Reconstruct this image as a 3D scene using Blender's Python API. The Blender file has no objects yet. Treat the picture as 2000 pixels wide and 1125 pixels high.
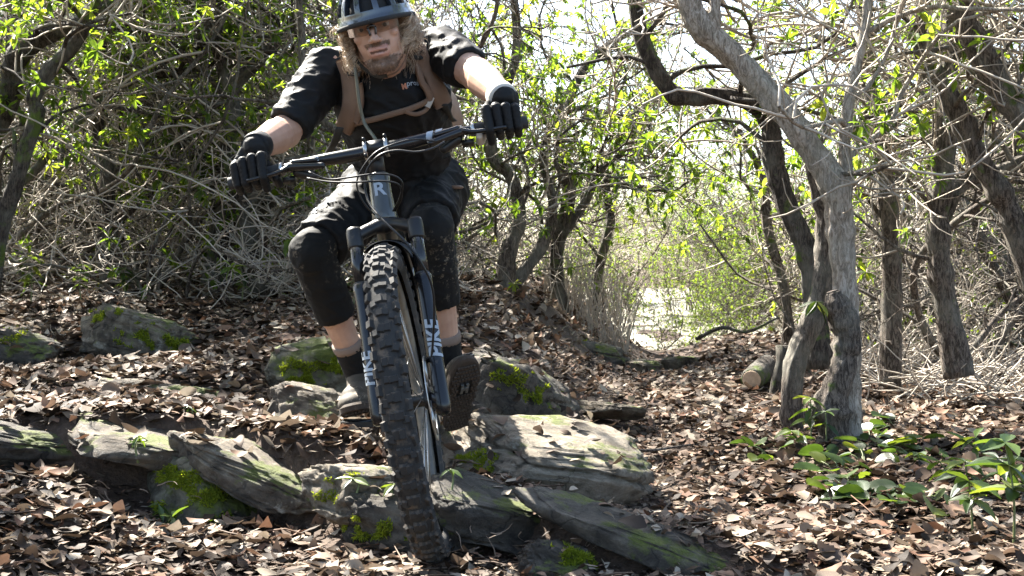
import bpy, bmesh, math, random
import numpy as np
from mathutils import Vector, Matrix, Euler, noise as mnoise
from mathutils.bvhtree import BVHTree

S = bpy.context.scene
COL = S.collection
R = math.radians

# ------------------------------------------------------------------ camera, world, sun, exposure
CAM_Z, FPX = 0.65, 2777.0
cam_d = bpy.data.cameras.new('camera')
cam_d.sensor_width = 36.0
cam_d.lens = 50.0
cam_d.clip_start, cam_d.clip_end = 0.05, 600.0
cam_d.dof.use_dof = True
cam_d.dof.focus_distance = 3.5
cam_d.dof.aperture_fstop = 20.0
cam = bpy.data.objects.new('camera', cam_d)
cam.location = (0, 0, CAM_Z)
cam.rotation_euler = (R(90), 0, 0)
COL.objects.link(cam)
S.camera = cam

SUN = Vector((-0.47, 0.56, 0.80)).normalized()
EL, AZ = math.asin(SUN.z), math.atan2(SUN.x, SUN.y)
W = bpy.data.worlds.new('World')
S.world = W
W.use_nodes = True
wn = W.node_tree.nodes
wbg = wn['Background']
sky = wn.new('ShaderNodeTexSky')
sky.sky_type = 'NISHITA'
sky.sun_disc = False
sky.sun_elevation = EL
sky.sun_rotation = AZ
sky.dust_density = 2.5
sky.air_density = 1.0
W.node_tree.links.new(sky.outputs[0], wbg.inputs[0])
wbg.inputs[1].default_value = 0.075
sun_d = bpy.data.lights.new('sun', 'SUN')
sun_d.energy = 5.0
sun_d.angle = R(0.5)
sun_d.color = (1.0, 0.95, 0.86)
sun = bpy.data.objects.new('sun', sun_d)
sun.rotation_euler = SUN.to_track_quat('Z', 'Y').to_euler()
sun.location = SUN * 20
COL.objects.link(sun)
vs = S.view_settings
vs.view_transform = 'Standard'
vs.look = 'None'
vs.gamma = 1.0
vs.use_curve_mapping = False
vs.exposure = 3.0
S.cycles.use_denoising = True
S.cycles.max_bounces = 6
S.cycles.diffuse_bounces = 3
S.cycles.glossy_bounces = 3
S.cycles.transmission_bounces = 4
S.cycles.transparent_max_bounces = 8
S.cycles.use_adaptive_sampling = True

# ------------------------------------------------------------------ helpers
def P(px, py, d):
    """photo pixel and distance along the view axis -> world point"""
    return np.array(((px - 1000.0) / FPX * d, d, CAM_Z + (562.5 - py) / FPX * d))

def smooth01(a, b, x):
    t = np.clip((x - a) / (b - a), 0, 1)
    return t * t * (3 - 2 * t)

class Buf:
    """collects geometry and links it as ONE mesh object"""
    def __init__(self):
        self.v, self.f4, self.f3, self.r = [], [], [], []
        self.n = 0
    def add(self, v, quads=None, tris=None, rnd=0.5):
        v = np.asarray(v, float).reshape(-1, 3)
        self.v.append(v)
        self.r.append(np.broadcast_to(np.asarray(rnd, float), (len(v),)).copy())
        if quads is not None and len(quads):
            self.f4.append(np.asarray(quads, int) + self.n)
        if tris is not None and len(tris):
            self.f3.append(np.asarray(tris, int) + self.n)
        self.n += len(v)
    def mesh(self, name, smooth=True):
        me = bpy.data.meshes.new(name)
        if not self.n:
            return me
        V = np.concatenate(self.v)
        f4 = np.concatenate(self.f4) if self.f4 else np.zeros((0, 4), int)
        f3 = np.concatenate(self.f3) if self.f3 else np.zeros((0, 3), int)
        me.vertices.add(len(V))
        me.vertices.foreach_set('co', V.astype(np.float32).ravel())
        loops = np.concatenate([f4.ravel(), f3.ravel()]).astype(np.int32)
        me.loops.add(len(loops))
        me.loops.foreach_set('vertex_index', loops)
        starts = np.concatenate([np.arange(len(f4)) * 4, len(f4) * 4 + np.arange(len(f3)) * 3]).astype(np.int32)
        me.polygons.add(len(starts))
        me.polygons.foreach_set('loop_start', starts)
        me.polygons.foreach_set('use_smooth', np.full(len(starts), smooth, bool))
        at = me.attributes.new('rnd', 'FLOAT', 'POINT')
        at.data.foreach_set('value', np.concatenate(self.r).astype(np.float32))
        me.update(calc_edges=True)
        return me
    def build(self, name, mat, parent=None, smooth=True, **kw):
        return link(name, self.mesh(name, smooth), mat, parent, **kw)
    # shapes
    def tube(self, pts, rad, sides=8, rnd=0.5, cap=True, jitter=0.0, rng=None, flat=1.0):
        pts = np.asarray(pts, float)
        n = len(pts)
        rad = np.broadcast_to(np.asarray(rad, float), (n,))
        T = np.gradient(pts, axis=0)
        T /= np.linalg.norm(T, axis=1)[:, None] + 1e-12
        ref = np.array((0, 0, 1.0)) if abs(T[0][2]) < 0.9 else np.array((1.0, 0, 0))
        N = np.empty_like(pts)
        a = np.cross(T[0], ref); a /= np.linalg.norm(a)
        for i in range(n):
            a = a - T[i] * a.dot(T[i])
            a /= np.linalg.norm(a) + 1e-12
            N[i] = a
        B = np.cross(T, N)
        ang = np.linspace(0, 2 * np.pi, sides, endpoint=False)
        rr = rad[:, None] * np.ones((n, sides))
        if jitter and rng is not None:
            rr = rr * (1 + jitter * (rng.random((n, sides)) - .5))
        V = pts[:, None, :] + rr[..., None] * (np.cos(ang)[None, :, None] * N[:, None, :] + flat * np.sin(ang)[None, :, None] * B[:, None, :])
        V = V.reshape(-1, 3)
        i = np.arange(n - 1)[:, None] * sides
        j = np.arange(sides)[None, :]
        k = (j + 1) % sides
        q = np.stack([i + j, i + k, i + k + sides, i + j + sides], -1).reshape(-1, 4)
        t = None
        if cap:
            V = np.vstack([V, pts[0], pts[-1]])
            c0, c1 = n * sides, n * sides + 1
            j = np.arange(sides); k = (j + 1) % sides
            t = np.vstack([np.stack([np.full(sides, c0), k, j], -1),
                           np.stack([np.full(sides, c1), (n - 1) * sides + j, (n - 1) * sides + k], -1)])
        self.add(V, q, t, rnd)
        return self
    def box(self, c, size, M=None, rnd=.5):
        s = np.array(size) / 2.0
        v = np.array([(x, y, z) for x in (-1, 1) for y in (-1, 1) for z in (-1, 1)], float) * s
        if M is not None:
            v = v @ np.asarray(M).T
        v = v + np.asarray(c)
        self.add(v, [(0, 1, 3, 2), (4, 6, 7, 5), (0, 4, 5, 1), (2, 3, 7, 6), (0, 2, 6, 4), (1, 5, 7, 3)], rnd=rnd)
        return self
    def sphere(self, c, r, M=None, nu=16, nv=10, rnd=.5):
        r = np.broadcast_to(np.asarray(r, float), (3,))
        th = np.linspace(0, np.pi, nv + 1)[1:-1]
        ph = np.linspace(0, 2 * np.pi, nu, endpoint=False)
        v = np.stack([np.sin(th)[:, None] * np.cos(ph), np.sin(th)[:, None] * np.sin(ph), np.cos(th)[:, None] * np.ones(nu)], -1).reshape(-1, 3)
        v = np.vstack([v, (0, 0, 1), (0, 0, -1)]) * r
        if M is not None:
            v = v @ np.asarray(M).T
        n = nv - 1
        i = np.arange(n - 1)[:, None] * nu; j = np.arange(nu)[None]; k = (j + 1) % nu
        q = np.stack([i + j, i + nu + j, i + nu + k, i + k], -1).reshape(-1, 4)
        j = np.arange(nu); k = (j + 1) % nu
        t = np.vstack([np.stack([np.full(nu, n * nu), j, k], -1), np.stack([np.full(nu, n * nu + 1), (n - 1) * nu + k, (n - 1) * nu + j], -1)])
        self.add(v + np.asarray(c), q, t, rnd)
        return self
    def capsule(self, p0, r0, p1, r1, sides=16, flat0=False, flat1=False):
        """round-ended (or flat-ended) tapered limb"""
        p0, p1 = np.asarray(p0, float), np.asarray(p1, float)
        d = p1 - p0; L = np.linalg.norm(d); d = d / (L + 1e-9)
        pts, rad = [], []
        if not flat0:
            for a in np.linspace(80, 10, 5):
                pts.append(p0 - d * r0 * math.sin(R(a))); rad.append(r0 * math.cos(R(a)))
        for t in np.linspace(0, 1, 6):
            pts.append(p0 + d * L * t); rad.append(r0 + (r1 - r0) * t)
        if not flat1:
            for a in np.linspace(10, 80, 5):
                pts.append(p1 + d * r1 * math.sin(R(a))); rad.append(r1 * math.cos(R(a)))
        return self.tube(pts, rad, sides)

def link(name, me, mat=None, parent=None, loc=None, rot=None, scale=None, **kw):
    o = bpy.data.objects.new(name, me)
    COL.objects.link(o)
    if mat is not None and me is not None and not len(me.materials):
        me.materials.append(mat)
    if parent is not None:
        o.parent = parent
    if loc is not None: o.location = loc
    if rot is not None: o.rotation_euler = rot
    if scale is not None: o.scale = scale
    for k, v in kw.items():
        o[k] = v
    return o

def empty(name, loc=(0, 0, 0), **kw):
    o = bpy.data.objects.new(name, None)
    o.empty_display_size = 0.1
    COL.objects.link(o)
    o.location = loc
    for k, v in kw.items():
        o[k] = v
    return o

def adopt(child, root):
    """parent a child built in world coordinates to a thing that stands at its base"""
    child.parent = root
    child.matrix_parent_inverse = Matrix.Translation(root.location).inverted()
    return child

def catmull(pts, n):
    pts = np.asarray(pts, float)
    if len(pts) < 3:
        t = np.linspace(0, 1, n)[:, None]
        return pts[0] * (1 - t) + pts[-1] * t
    p = np.vstack([2 * pts[0] - pts[1], pts, 2 * pts[-1] - pts[-2]])
    m = len(pts) - 1
    out = []
    for u in np.linspace(0, m, n):
        i = min(int(u), m - 1); t = u - i
        a, b, c, d = p[i], p[i + 1], p[i + 2], p[i + 3]
        out.append(.5 * ((2 * b) + (c - a) * t + (2 * a - 5 * b + 4 * c - d) * t * t + (3 * b - a - 3 * c + d) * t ** 3))
    return np.array(out)

def unit(v):
    v = np.asarray(v, float)
    return v / (np.linalg.norm(v) + 1e-12)

def join_text(body, size, extrude, mat, name, M, parent=None, shear=0.0):
    cu = bpy.data.curves.new(name, 'FONT')
    cu.body = body; cu.size = size; cu.extrude = extrude
    cu.align_x = 'CENTER'; cu.align_y = 'CENTER'; cu.shear = shear
    tmp = bpy.data.objects.new(name + '_tmp', cu)
    COL.objects.link(tmp)
    dg = bpy.context.evaluated_depsgraph_get()
    me = bpy.data.meshes.new_from_object(tmp.evaluated_get(dg))
    me.name = name
    bpy.data.objects.remove(tmp)
    me.transform(M)
    return link(name, me, mat, parent)

# ------------------------------------------------------------------ materials
def new_mat(name):
    m = bpy.data.materials.new(name); m.use_nodes = True
    nt = m.node_tree
    b = nt.nodes['Principled BSDF']
    return m, nt, b

def nd(nt, t, **kw):
    n = nt.nodes.new(t)
    for k, v in kw.items():
        setattr(n, k, v)
    return n

def ramp(nt, fac, stops, interp='LINEAR'):
    r = nd(nt, 'ShaderNodeValToRGB')
    r.color_ramp.interpolation = interp
    el = r.color_ramp.elements
    while len(el) < len(stops):
        el.new(0.5)
    for e, (p, c) in zip(el, stops):
        e.position = p; e.color = (*c, 1)
    if fac is not None:
        nt.links.new(fac, r.inputs[0])
    return r

def noise_tex(nt, scale, detail=4, rough=.55, vec=None, dist=0.0):
    n = nd(nt, 'ShaderNodeTexNoise')
    n.inputs['Scale'].default_value = scale
    n.inputs['Detail'].default_value = detail
    n.inputs['Roughness'].default_value = rough
    n.inputs['Distortion'].default_value = dist
    if vec is not None:
        nt.links.new(vec, n.inputs['Vector'])
    return n

def mix_rgb(nt, fac, a, b, mode='MIX'):
    m = nd(nt, 'ShaderNodeMix', data_type='RGBA', blend_type=mode)
    for sock, v in ((0, fac), (6, a), (7, b)):
        if isinstance(v, (int, float)):
            m.inputs[sock].default_value = v
        elif isinstance(v, tuple):
            m.inputs[sock].default_value = (*v, 1)
        else:
            nt.links.new(v, m.inputs[sock])
    return m.outputs[2]

def bump(nt, b, h, strength, dist):
    n = nd(nt, 'ShaderNodeBump')
    n.inputs['Strength'].default_value = strength
    n.inputs['Distance'].default_value = dist
    nt.links.new(h, n.inputs['Height'])
    nt.links.new(n.outputs[0], b.inputs['Normal'])

def simple(name, col, rough=.5, metal=0.0, spec=.5, var=.15, scale=30, bmp=0.0, bdist=.002, coat=0.0, dirt=None, dirt_scale=25, dirt_lo=.55):
    m, nt, b = new_mat(name)
    tc = nd(nt, 'ShaderNodeTexCoord').outputs['Object']
    n = noise_tex(nt, scale, 5, .6, tc)
    c0 = tuple(max(0, x * (1 - var)) for x in col); c1 = tuple(min(1, x * (1 + var)) for x in col)
    out = ramp(nt, n.outputs[0], [(.3, c0), (.7, c1)]).outputs[0]
    if dirt:
        d = noise_tex(nt, dirt_scale, 6, .7, tc)
        f = ramp(nt, d.outputs[0], [(dirt_lo, (0, 0, 0)), (dirt_lo + .14, (1, 1, 1))])
        out = mix_rgb(nt, f.outputs[0], out, dirt)
        rr = nd(nt, 'ShaderNodeMapRange')
        nt.links.new(f.outputs[0], rr.inputs[0])
        rr.inputs[3].default_value = rough; rr.inputs[4].default_value = .9
        nt.links.new(rr.outputs[0], b.inputs['Roughness'])
    else:
        b.inputs['Roughness'].default_value = rough
    nt.links.new(out, b.inputs['Base Color'])
    b.inputs['Metallic'].default_value = metal
    b.inputs['Specular IOR Level'].default_value = spec
    if coat:
        b.inputs['Coat Weight'].default_value = coat
        b.inputs['Coat Roughness'].default_value = .06
    if bmp:
        n2 = noise_tex(nt, scale * 4, 4, .6, tc)
        bump(nt, b, n2.outputs[0], bmp, bdist)
    return m

def leaf_mat(name, stops, trans=.45, rough=.42, spec=.45, use_obj=False):
    m, nt, b = new_mat(name)
    if use_obj:
        src = nd(nt, 'ShaderNodeObjectInfo').outputs['Random']
    else:
        src = nd(nt, 'ShaderNodeAttribute', attribute_name='rnd').outputs['Fac']
    r = ramp(nt, src, stops)
    tc = nd(nt, 'ShaderNodeTexCoord').outputs['Object']
    n = noise_tex(nt, 60, 3, .6, tc)
    col = mix_rgb(nt, .35, r.outputs[0], n.outputs[0], 'SOFT_LIGHT')
    nt.links.new(col, b.inputs['Base Color'])
    b.inputs['Roughness'].default_value = rough
    b.inputs['Specular IOR Level'].default_value = spec
    if trans:
        tr = nd(nt, 'ShaderNodeBsdfTranslucent')
        g = mix_rgb(nt, 1.0, col, (2.5, 2.3, .9), 'MULTIPLY') if trans > .3 else col
        nt.links.new(g, tr.inputs[0])
        mx = nd(nt, 'ShaderNodeMixShader')
        mx.inputs[0].default_value = trans
        nt.links.new(b.outputs[0], mx.inputs[1]); nt.links.new(tr.outputs[0], mx.inputs[2])
        nt.links.new(mx.outputs[0], nt.nodes['Material Output'].inputs[0])
    return m

GREEN = [(0, (.035, .06, .012)), (.35, (.06, .105, .018)), (.7, (.09, .14, .022)), (1, (.13, .165, .03))]
M_LEAF = leaf_mat('rhododendron_leaf', GREEN, .64)
M_LEAF_O = leaf_mat('undergrowth_leaf', [(0, (.018, .036, .010)), (.4, (.032, .06, .014)), (.75, (.055, .088, .018)), (1, (.095, .12, .025))], .35, rough=.38, use_obj=True)
BROWN = [(0, (.018, .012, .008)), (.26, (.045, .030, .020)), (.42, (.100, .069, .050)), (.60, (.140, .104, .074)), (.68, (.125, .064, .039)), (.76, (.175, .107, .071)), (.84, (.20, .158, .116)), (1, (.32, .27, .21))]
M_DEAD = leaf_mat('dead_leaf', BROWN, .16, rough=.68, spec=.16)
M_DEAD_O = leaf_mat('dead_leaf_near', BROWN, .16, rough=.6, spec=.25, use_obj=True)

def bark_mat(name, dark, light, moss=.0):
    m, nt, b = new_mat(name)
    tc = nd(nt, 'ShaderNodeTexCoord').outputs['Object']
    mp = nd(nt, 'ShaderNodeMapping'); mp.inputs['Scale'].default_value = (1, 1, .26)
    nt.links.new(tc, mp.inputs[0])
    n1 = noise_tex(nt, 70, 8, .78, mp.outputs[0], 1.2)
    n2 = noise_tex(nt, 5, 4, .6, tc)
    c = ramp(nt, n1.outputs[0], [(.36, tuple(x * .6 for x in dark)), (.46, dark), (.56, light), (.72, tuple(x * 1.25 for x in light))]).outputs[0]
    lich = ramp(nt, n2.outputs[0], [(.45, (0, 0, 0)), (.62, (1, 1, 1))]).outputs[0]
    c = mix_rgb(nt, lich, c, mix_rgb(nt, .35, c, (.30, .30, .25)))
    if moss:
        n3 = noise_tex(nt, 7, 5, .65, tc)
        f = ramp(nt, n3.outputs[0], [(.66 - moss * .2, (0, 0, 0)), (.74 - moss * .2, (1, 1, 1))]).outputs[0]
        c = mix_rgb(nt, f, c, (.09, .13, .025))
    nt.links.new(c, b.inputs['Base Color'])
    b.inputs['Roughness'].default_value = .85
    b.inputs['Specular IOR Level'].default_value = .25
    bump(nt, b, n1.outputs[0], 1.0, .022)
    return m
M_BARK = bark_mat('bark', (.05, .038, .03), (.19, .155, .125), .3)
M_BARK_PALE = bark_mat('pale_bark', (.24, .20, .155), (.50, .44, .37), .0)
M_BARK_DARK = bark_mat('dark_bark', (.028, .022, .017), (.10, .08, .064), .5)
M_TWIG = simple('twig', (.27, .23, .18), .8, var=.35, scale=9)
M_ROOT = simple('root', (.17, .125, .09), .85, var=.35, scale=20)
M_TWIG_PALE = simple('dead_twig', (.34, .295, .24), .8, var=.3, scale=9)
# ------------------------------------------------------------------ ground
LK = np.array([(0, .10), (1.5, .12), (2.6, .17), (3.3, .2), (3.9, .25), (4.4, .30), (5, .36), (6, .45), (7, .53), (8, .6), (10, .7), (13, .72), (17, .6), (25, .5), (60, .62), (300, .62)])
RK = np.array([(0, -.02), (1.5, 0), (2.6, .02), (3.2, .03), (4, .06), (5, .09), (6, .12), (7, .155), (8, .18), (10, .2), (12, .06), (16, .10), (25, .30), (60, .62), (300, .62)])
LED = np.array([(-6, 4.6), (-2, 4.15), (-1.19, 3.93), (-.85, 3.98), (-.53, 3.72), (0, 3.42), (.5, 3.16), (1.2, 2.6), (6, 1.0)])
DROP = np.array([(-6, .05), (-2, .09), (-1.19, .15), (-.85, .23), (-.53, .21), (-.2, .15), (0, .14), (.5, .06), (1.0, 0), (6, 0)])

DENTS = [(.1, 3.95, .36, .28, -.10), (-.62, 4.3, .26, .24, -.085), (-.66, 4.82, .28, .2, -.085), (-1.55, 5.75, .42, .28, -.07), (-1.95, 5.4, .3, .25, -.05), (.05, 4.75, .35, .22, -.06), (-1.15, 4.7, .4, .12, -.05)]

def vnoise(x, y, seed=0):
    """cheap smooth value noise, vectorised"""
    x = np.asarray(x, float); y = np.asarray(y, float)
    xi, yi = np.floor(x).astype(int), np.floor(y).astype(int)
    fx, fy = x - xi, y - yi
    fx = fx * fx * (3 - 2 * fx); fy = fy * fy * (3 - 2 * fy)
    def h(a, b):
        n = np.sin(a * 127.1 + b * 311.7 + seed * 74.7) * 43758.5453
        return n - np.floor(n)
    return (h(xi, yi) * (1 - fx) + h(xi + 1, yi) * fx) * (1 - fy) + (h(xi, yi + 1) * (1 - fx) + h(xi + 1, yi + 1) * fx) * fy - .5

def trail_x(y):
    return np.interp(y, [3.3, 4.5, 6, 8, 9.5, 12], [.30, .36, .38, .62, .92, 1.3])

def gz(x, y):
    x = np.asarray(x, float); y = np.asarray(y, float)
    L = np.interp(y, LK[:, 0], LK[:, 1]); Rr = np.interp(y, RK[:, 0], RK[:, 1])
    s = smooth01(-.6, .8, x - .10 * np.clip(y - 5, 0, 3) - .03 * np.maximum(y - 8, 0))
    z = L * (1 - s) + Rr * s
    led = np.interp(x, LED[:, 0], LED[:, 1]); dr = np.interp(x, DROP[:, 0], DROP[:, 1])
    z = z - dr * (1 - smooth01(-.07, .05, y - led))
    # worn trough in the line the wheels run
    z = z - .06 * np.exp(-((x - trail_x(y)) / .30) ** 2) * smooth01(3.3, 4.2, y)
    z = z + .11 * np.exp(-((x - trail_x(y) + .72) / .34) ** 2) * smooth01(5.6, 7.2, y) + .05 * np.exp(-((x - trail_x(y) - .75) / .4) ** 2) * smooth01(4.5, 6.5, y) * (1 - smooth01(10, 12, y))
    t = np.clip((y - 3.3) / 1.2, 0, 1.6)
    cx = -.18 - .14 * t
    z = z - .18 * np.exp(-((x - cx) / .1) ** 2) * smooth01(3.3, 3.9, y) * (1 - smooth01(4.8, 5.4, y))
    for (dx, dy, rx, ry, dz) in DENTS:
        z = z + dz * np.exp(-((x - dx) / rx) ** 2 - ((y - dy) / ry) ** 2)
    far = smooth01(2, 12, y)
    z = z + vnoise(x * 1.3, y * 1.3, 1) * .10 * (0.5 + far) + vnoise(x * 4, y * 4, 2) * .035 + vnoise(x * 11, y * 11, 3) * .016
    # right of the trail the bank rises gently into the thicket
    z = z + .10 * smooth01(1.8, 4.5, x) * smooth01(5, 8, y) * (1 - smooth01(20, 40, y))
    return z

def axis_lines(lo, hi, step, reach):
    a = list(np.arange(lo, hi + 1e-6, step))
    s = step; v = hi
    while v < reach[1]:
        s *= 1.25; v += s; a.append(v)
    s = step; v = lo
    while v > reach[0]:
        s *= 1.25; v -= s; a.insert(0, v)
    return np.array(a)

gx = axis_lines(-3.2, 3.2, .04, (-70, 70))
gy = axis_lines(2.2, 10.5, .04, (-30, 75))
GX, GY = np.meshgrid(gx, gy)
GZ = gz(GX, GY)
nx, ny = len(gx), len(gy)
i = np.arange(ny - 1)[:, None] * nx; j = np.arange(nx - 1)[None]
gb = Buf()
gb.add(np.stack([GX, GY, GZ], -1).reshape(-1, 3), np.stack([i + j, i + j + 1, i + j + 1 + nx, i + j + nx], -1).reshape(-1, 4))
m, nt, b = new_mat('forest_soil')
tc = nd(nt, 'ShaderNodeTexCoord').outputs['Object']
n1 = noise_tex(nt, 3, 6, .7, tc); n2 = noise_tex(nt, 60, 5, .7, tc)
c = ramp(nt, n2.outputs[0], [(.3, (.018, .012, .008)), (.55, (.06, .038, .024)), (.8, (.15, .10, .07))]).outputs[0]
c = mix_rgb(nt, n1.outputs[0], c, mix_rgb(nt, .5, c, (.09, .055, .035)))
nt.links.new(c, b.inputs['Base Color']); b.inputs['Roughness'].default_value = .95
bump(nt, b, n2.outputs[0], 1.0, .02)
M_SOIL = m
# pale sheet added beyond the crest so the opening blows out to white
mx = np.linspace(-2, 14, 60); my = np.concatenate([np.linspace(11.2, 30, 60), np.linspace(32, 74, 20)])
MX, MY = np.meshgrid(mx, my)
MXX = MX * (MY / 14.0) + .03 * (MY - 11)
MZ = gz(MXX, MY) + .02 - .06 * (1 - smooth01(11.2, 12.6, MY))
i2 = np.arange(len(my) - 1)[:, None] * len(mx); j2 = np.arange(len(mx) - 1)[None]
mb = Buf(); mb.add(np.stack([MXX, MY, MZ], -1).reshape(-1, 3), np.stack([i2 + j2, i2 + j2 + 1, i2 + j2 + 1 + len(mx), i2 + j2 + len(mx)], -1).reshape(-1, 4))
mb.build('bright_sheet', simple('pale_sheet', (.27, .255, .19), .9, var=.35, scale=3), kind='structure', label='pale sheet added beyond the trail crest to brighten the opening')
ground = gb.build('ground', M_SOIL, kind='structure', label='leaf covered forest ground with a worn sloping trail')

# ------------------------------------------------------------------ rocks
def rock_mat(name, dark, mid, light, moss_amt, lichen=.4):
    m, nt, b = new_mat(name)
    tc = nd(nt, 'ShaderNodeTexCoord').outputs['Object']
    mp = nd(nt, 'ShaderNodeMapping'); mp.inputs['Scale'].default_value = (1, 1, 1.4)
    mp.inputs['Rotation'].default_value = (.15, .35, .2)
    nt.links.new(tc, mp.inputs[0])
    n1 = noise_tex(nt, 9, 8, .68, mp.outputs[0], .5)
    n2 = noise_tex(nt, 75, 8, .8, tc)
    c = ramp(nt, n1.outputs[0], [(.34, dark), (.5, mid), (.66, light)]).outputs[0]
    c = mix_rgb(nt, .5, c, n2.outputs[0], 'OVERLAY')
    n3 = noise_tex(nt, 16, 7, .75, tc)
    f = ramp(nt, n3.outputs[0], [(.56, (0, 0, 0)), (.66, (1, 1, 1))]).outputs[0]
    fl = nd(nt, 'ShaderNodeMath', operation='MULTIPLY'); nt.links.new(f, fl.inputs[0]); fl.inputs[1].default_value = lichen
    c = mix_rgb(nt, fl.outputs[0], c, (.40, .39, .33))
    wp = noise_tex(nt, 5, 4, .6, tc)
    va = nd(nt, 'ShaderNodeVectorMath', operation='MULTIPLY_ADD'); nt.links.new(wp.outputs['Color'], va.inputs[0]); va.inputs[1].default_value = (.3, .3, .3); nt.links.new(tc, va.inputs[2])
    vo = nd(nt, 'ShaderNodeTexVoronoi', feature='DISTANCE_TO_EDGE'); vo.inputs['Scale'].default_value = 4.0; nt.links.new(va.outputs[0], vo.inputs['Vector'])
    ck = ramp(nt, vo.outputs['Distance'], [(.0, (.42, .42, .42)), (.018, (1, 1, 1))]).outputs[0]
    c = mix_rgb(nt, 1.0, c, ck, 'MULTIPLY')
    if moss_amt:
        g = nd(nt, 'ShaderNodeNewGeometry')
        sx = nd(nt, 'ShaderNodeSeparateXYZ'); nt.links.new(g.outputs['Normal'], sx.inputs[0])
        n4 = noise_tex(nt, 6, 6, .7, tc)
        ad = nd(nt, 'ShaderNodeMath', operation='MULTIPLY_ADD')
        nt.links.new(sx.outputs[2], ad.inputs[0]); ad.inputs[1].default_value = .12; nt.links.new(n4.outputs[0], ad.inputs[2])
        f = ramp(nt, ad.outputs[0], [(.74 - moss_amt * .3, (0, 0, 0)), (.82 - moss_amt * .3, (1, 1, 1))]).outputs[0]
        mc = ramp(nt, n2.outputs[0], [(.3, (.055, .068, .014)), (.7, (.13, .155, .028))]).outputs[0]
        c = mix_rgb(nt, f, c, mc)
    nt.links.new(c, b.inputs['Base Color'])
    b.inputs['Roughness'].default_value = .8
    b.inputs['Specular IOR Level'].default_value = .35
    ad3 = nd(nt, 'ShaderNodeMath', operation='ADD')
    nt.links.new(n1.outputs[0], ad3.inputs[0]); nt.links.new(n2.outputs[0], ad3.inputs[1])
    ad2 = nd(nt, 'ShaderNodeMath', operation='MULTIPLY_ADD')
    nt.links.new(ck, ad2.inputs[0]); ad2.inputs[1].default_value = .3; nt.links.new(ad3.outputs[0], ad2.inputs[2])
    bump(nt, b, ad2.outputs[0], .9, .02)
    return m
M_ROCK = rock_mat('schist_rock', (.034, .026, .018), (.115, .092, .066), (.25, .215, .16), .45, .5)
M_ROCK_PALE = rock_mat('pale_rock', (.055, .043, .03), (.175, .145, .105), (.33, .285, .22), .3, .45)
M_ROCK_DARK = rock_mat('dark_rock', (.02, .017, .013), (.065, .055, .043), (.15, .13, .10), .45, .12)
M_ROCK_MOSS = rock_mat('mossy_rock', (.035, .03, .022), (.11, .10, .07), (.22, .20, .145), .72, .3)

_ico = {}
def ico(n):
    if n not in _ico:
        bm = bmesh.new()
        bmesh.ops.create_icosphere(bm, subdivisions=n, radius=1)
        _ico[n] = (np.array([v.co[:] for v in bm.verts]), np.array([[v.index for v in f.verts] for f in bm.faces]))
        bm.free()
    return _ico[n]

MOSS = []   # (centre, normal, radius) patches where moss cushions grow
def rock(px, py, d, size, rot=(0, 0, 0), seed=0, mat=None, label='', sub=5, box=.5, rough=.16, strata=.5, facets=9, layers=2.6, name='rock', group=None, cat='rock'):
    v, f = ico(sub)
    p = np.sign(v) * np.abs(v) ** box
    p = p / np.max(np.abs(p))
    q = np.empty_like(p)
    off = Vector((seed * 7.31, seed * 3.17, seed * 1.91))
    sx, sy, sz = size
    dims = np.array(size) * 1.16
    k = 1.0 / max(size)
    rr = np.random.default_rng(1000 + seed)
    for _ in range(facets):
        nn = rr.normal(0, 1, 3); nn[2] *= .8; nn /= np.linalg.norm(nn)
        h = p @ nn
        lim = h.max() * (.60 + .26 * rr.random())
        over = np.maximum(0, h - lim)
        p = p - over[:, None] * nn * .94
    la = unit((rr.normal(0, .16), rr.normal(0, .16), 1))
    steps = rr.random(40)
    for n_, a in enumerate(p):
        w = Vector((a[0] * sx, a[1] * sy, a[2] * sz)) * k
        h = mnoise.fractal(w * 3.0 + off, 1.0, 2.1, 4)
        edge = mnoise.fractal(w * 13 + off, 1.0, 2.0, 4) * .20 - max(0.0, mnoise.noise(w * 24 - off) - .25) * .35
        ridg = -max(0.0, .12 - abs(mnoise.noise(w * 4.2 + off * 1.7))) * 1.6
        t = float(a @ la) * layers + mnoise.noise(w * 2.2 - off) * .55 + 20
        fl = int(t); fr_ = t - fl
        ins = steps[fl % 40] * .10 * strata * 2 + (.05 * strata * 2 if fr_ < .16 else 0.0)
        g = 1 + rough * (.55 * h + edge + ridg) - ins
        q[n_] = (a[0] * g, a[1] * g, a[2] * (1 + rough * (.5 * h + edge * 1.4 + ridg)))
    M = np.array(Euler([R(t) for t in rot]).to_matrix())
    loc = P(px, py, d)
    bf = Buf(); bf.add(q * dims / 2, tris=f)
    o = bf.build(name, mat or M_ROCK, None, label=label, category=cat)
    o.location = loc; o.rotation_euler = [R(t) for t in rot]
    if group: o['group'] = group
    o['_w'] = 0
    del o['_w']
    return o
RK_ = {}
def rk(key, *a, **k):
    RK_[key] = rock(*a, **k)
rk('slab', 275, 860, 3.93, (.46, .44, .095), (5, 11, 6), 1, M_ROCK, 'long grey slab overhanging the mossy block at lower left')
rk('slab2', 490, 920, 3.80, (.46, .40, .085), (7, 20, -4), 2, M_ROCK, 'grey slab slanting down to the right below the left slab')
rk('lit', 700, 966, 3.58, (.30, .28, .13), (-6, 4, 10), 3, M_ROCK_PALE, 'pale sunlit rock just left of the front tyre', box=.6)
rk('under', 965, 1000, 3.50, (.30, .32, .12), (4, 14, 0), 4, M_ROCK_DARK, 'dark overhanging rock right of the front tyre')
rk('flat', 1062, 905, 4.2, (.57, .50, .17), (12, 7, 12), 5, M_ROCK_PALE, 'large flat pale rock right of the front wheel', box=.42, rough=.14)
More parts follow.
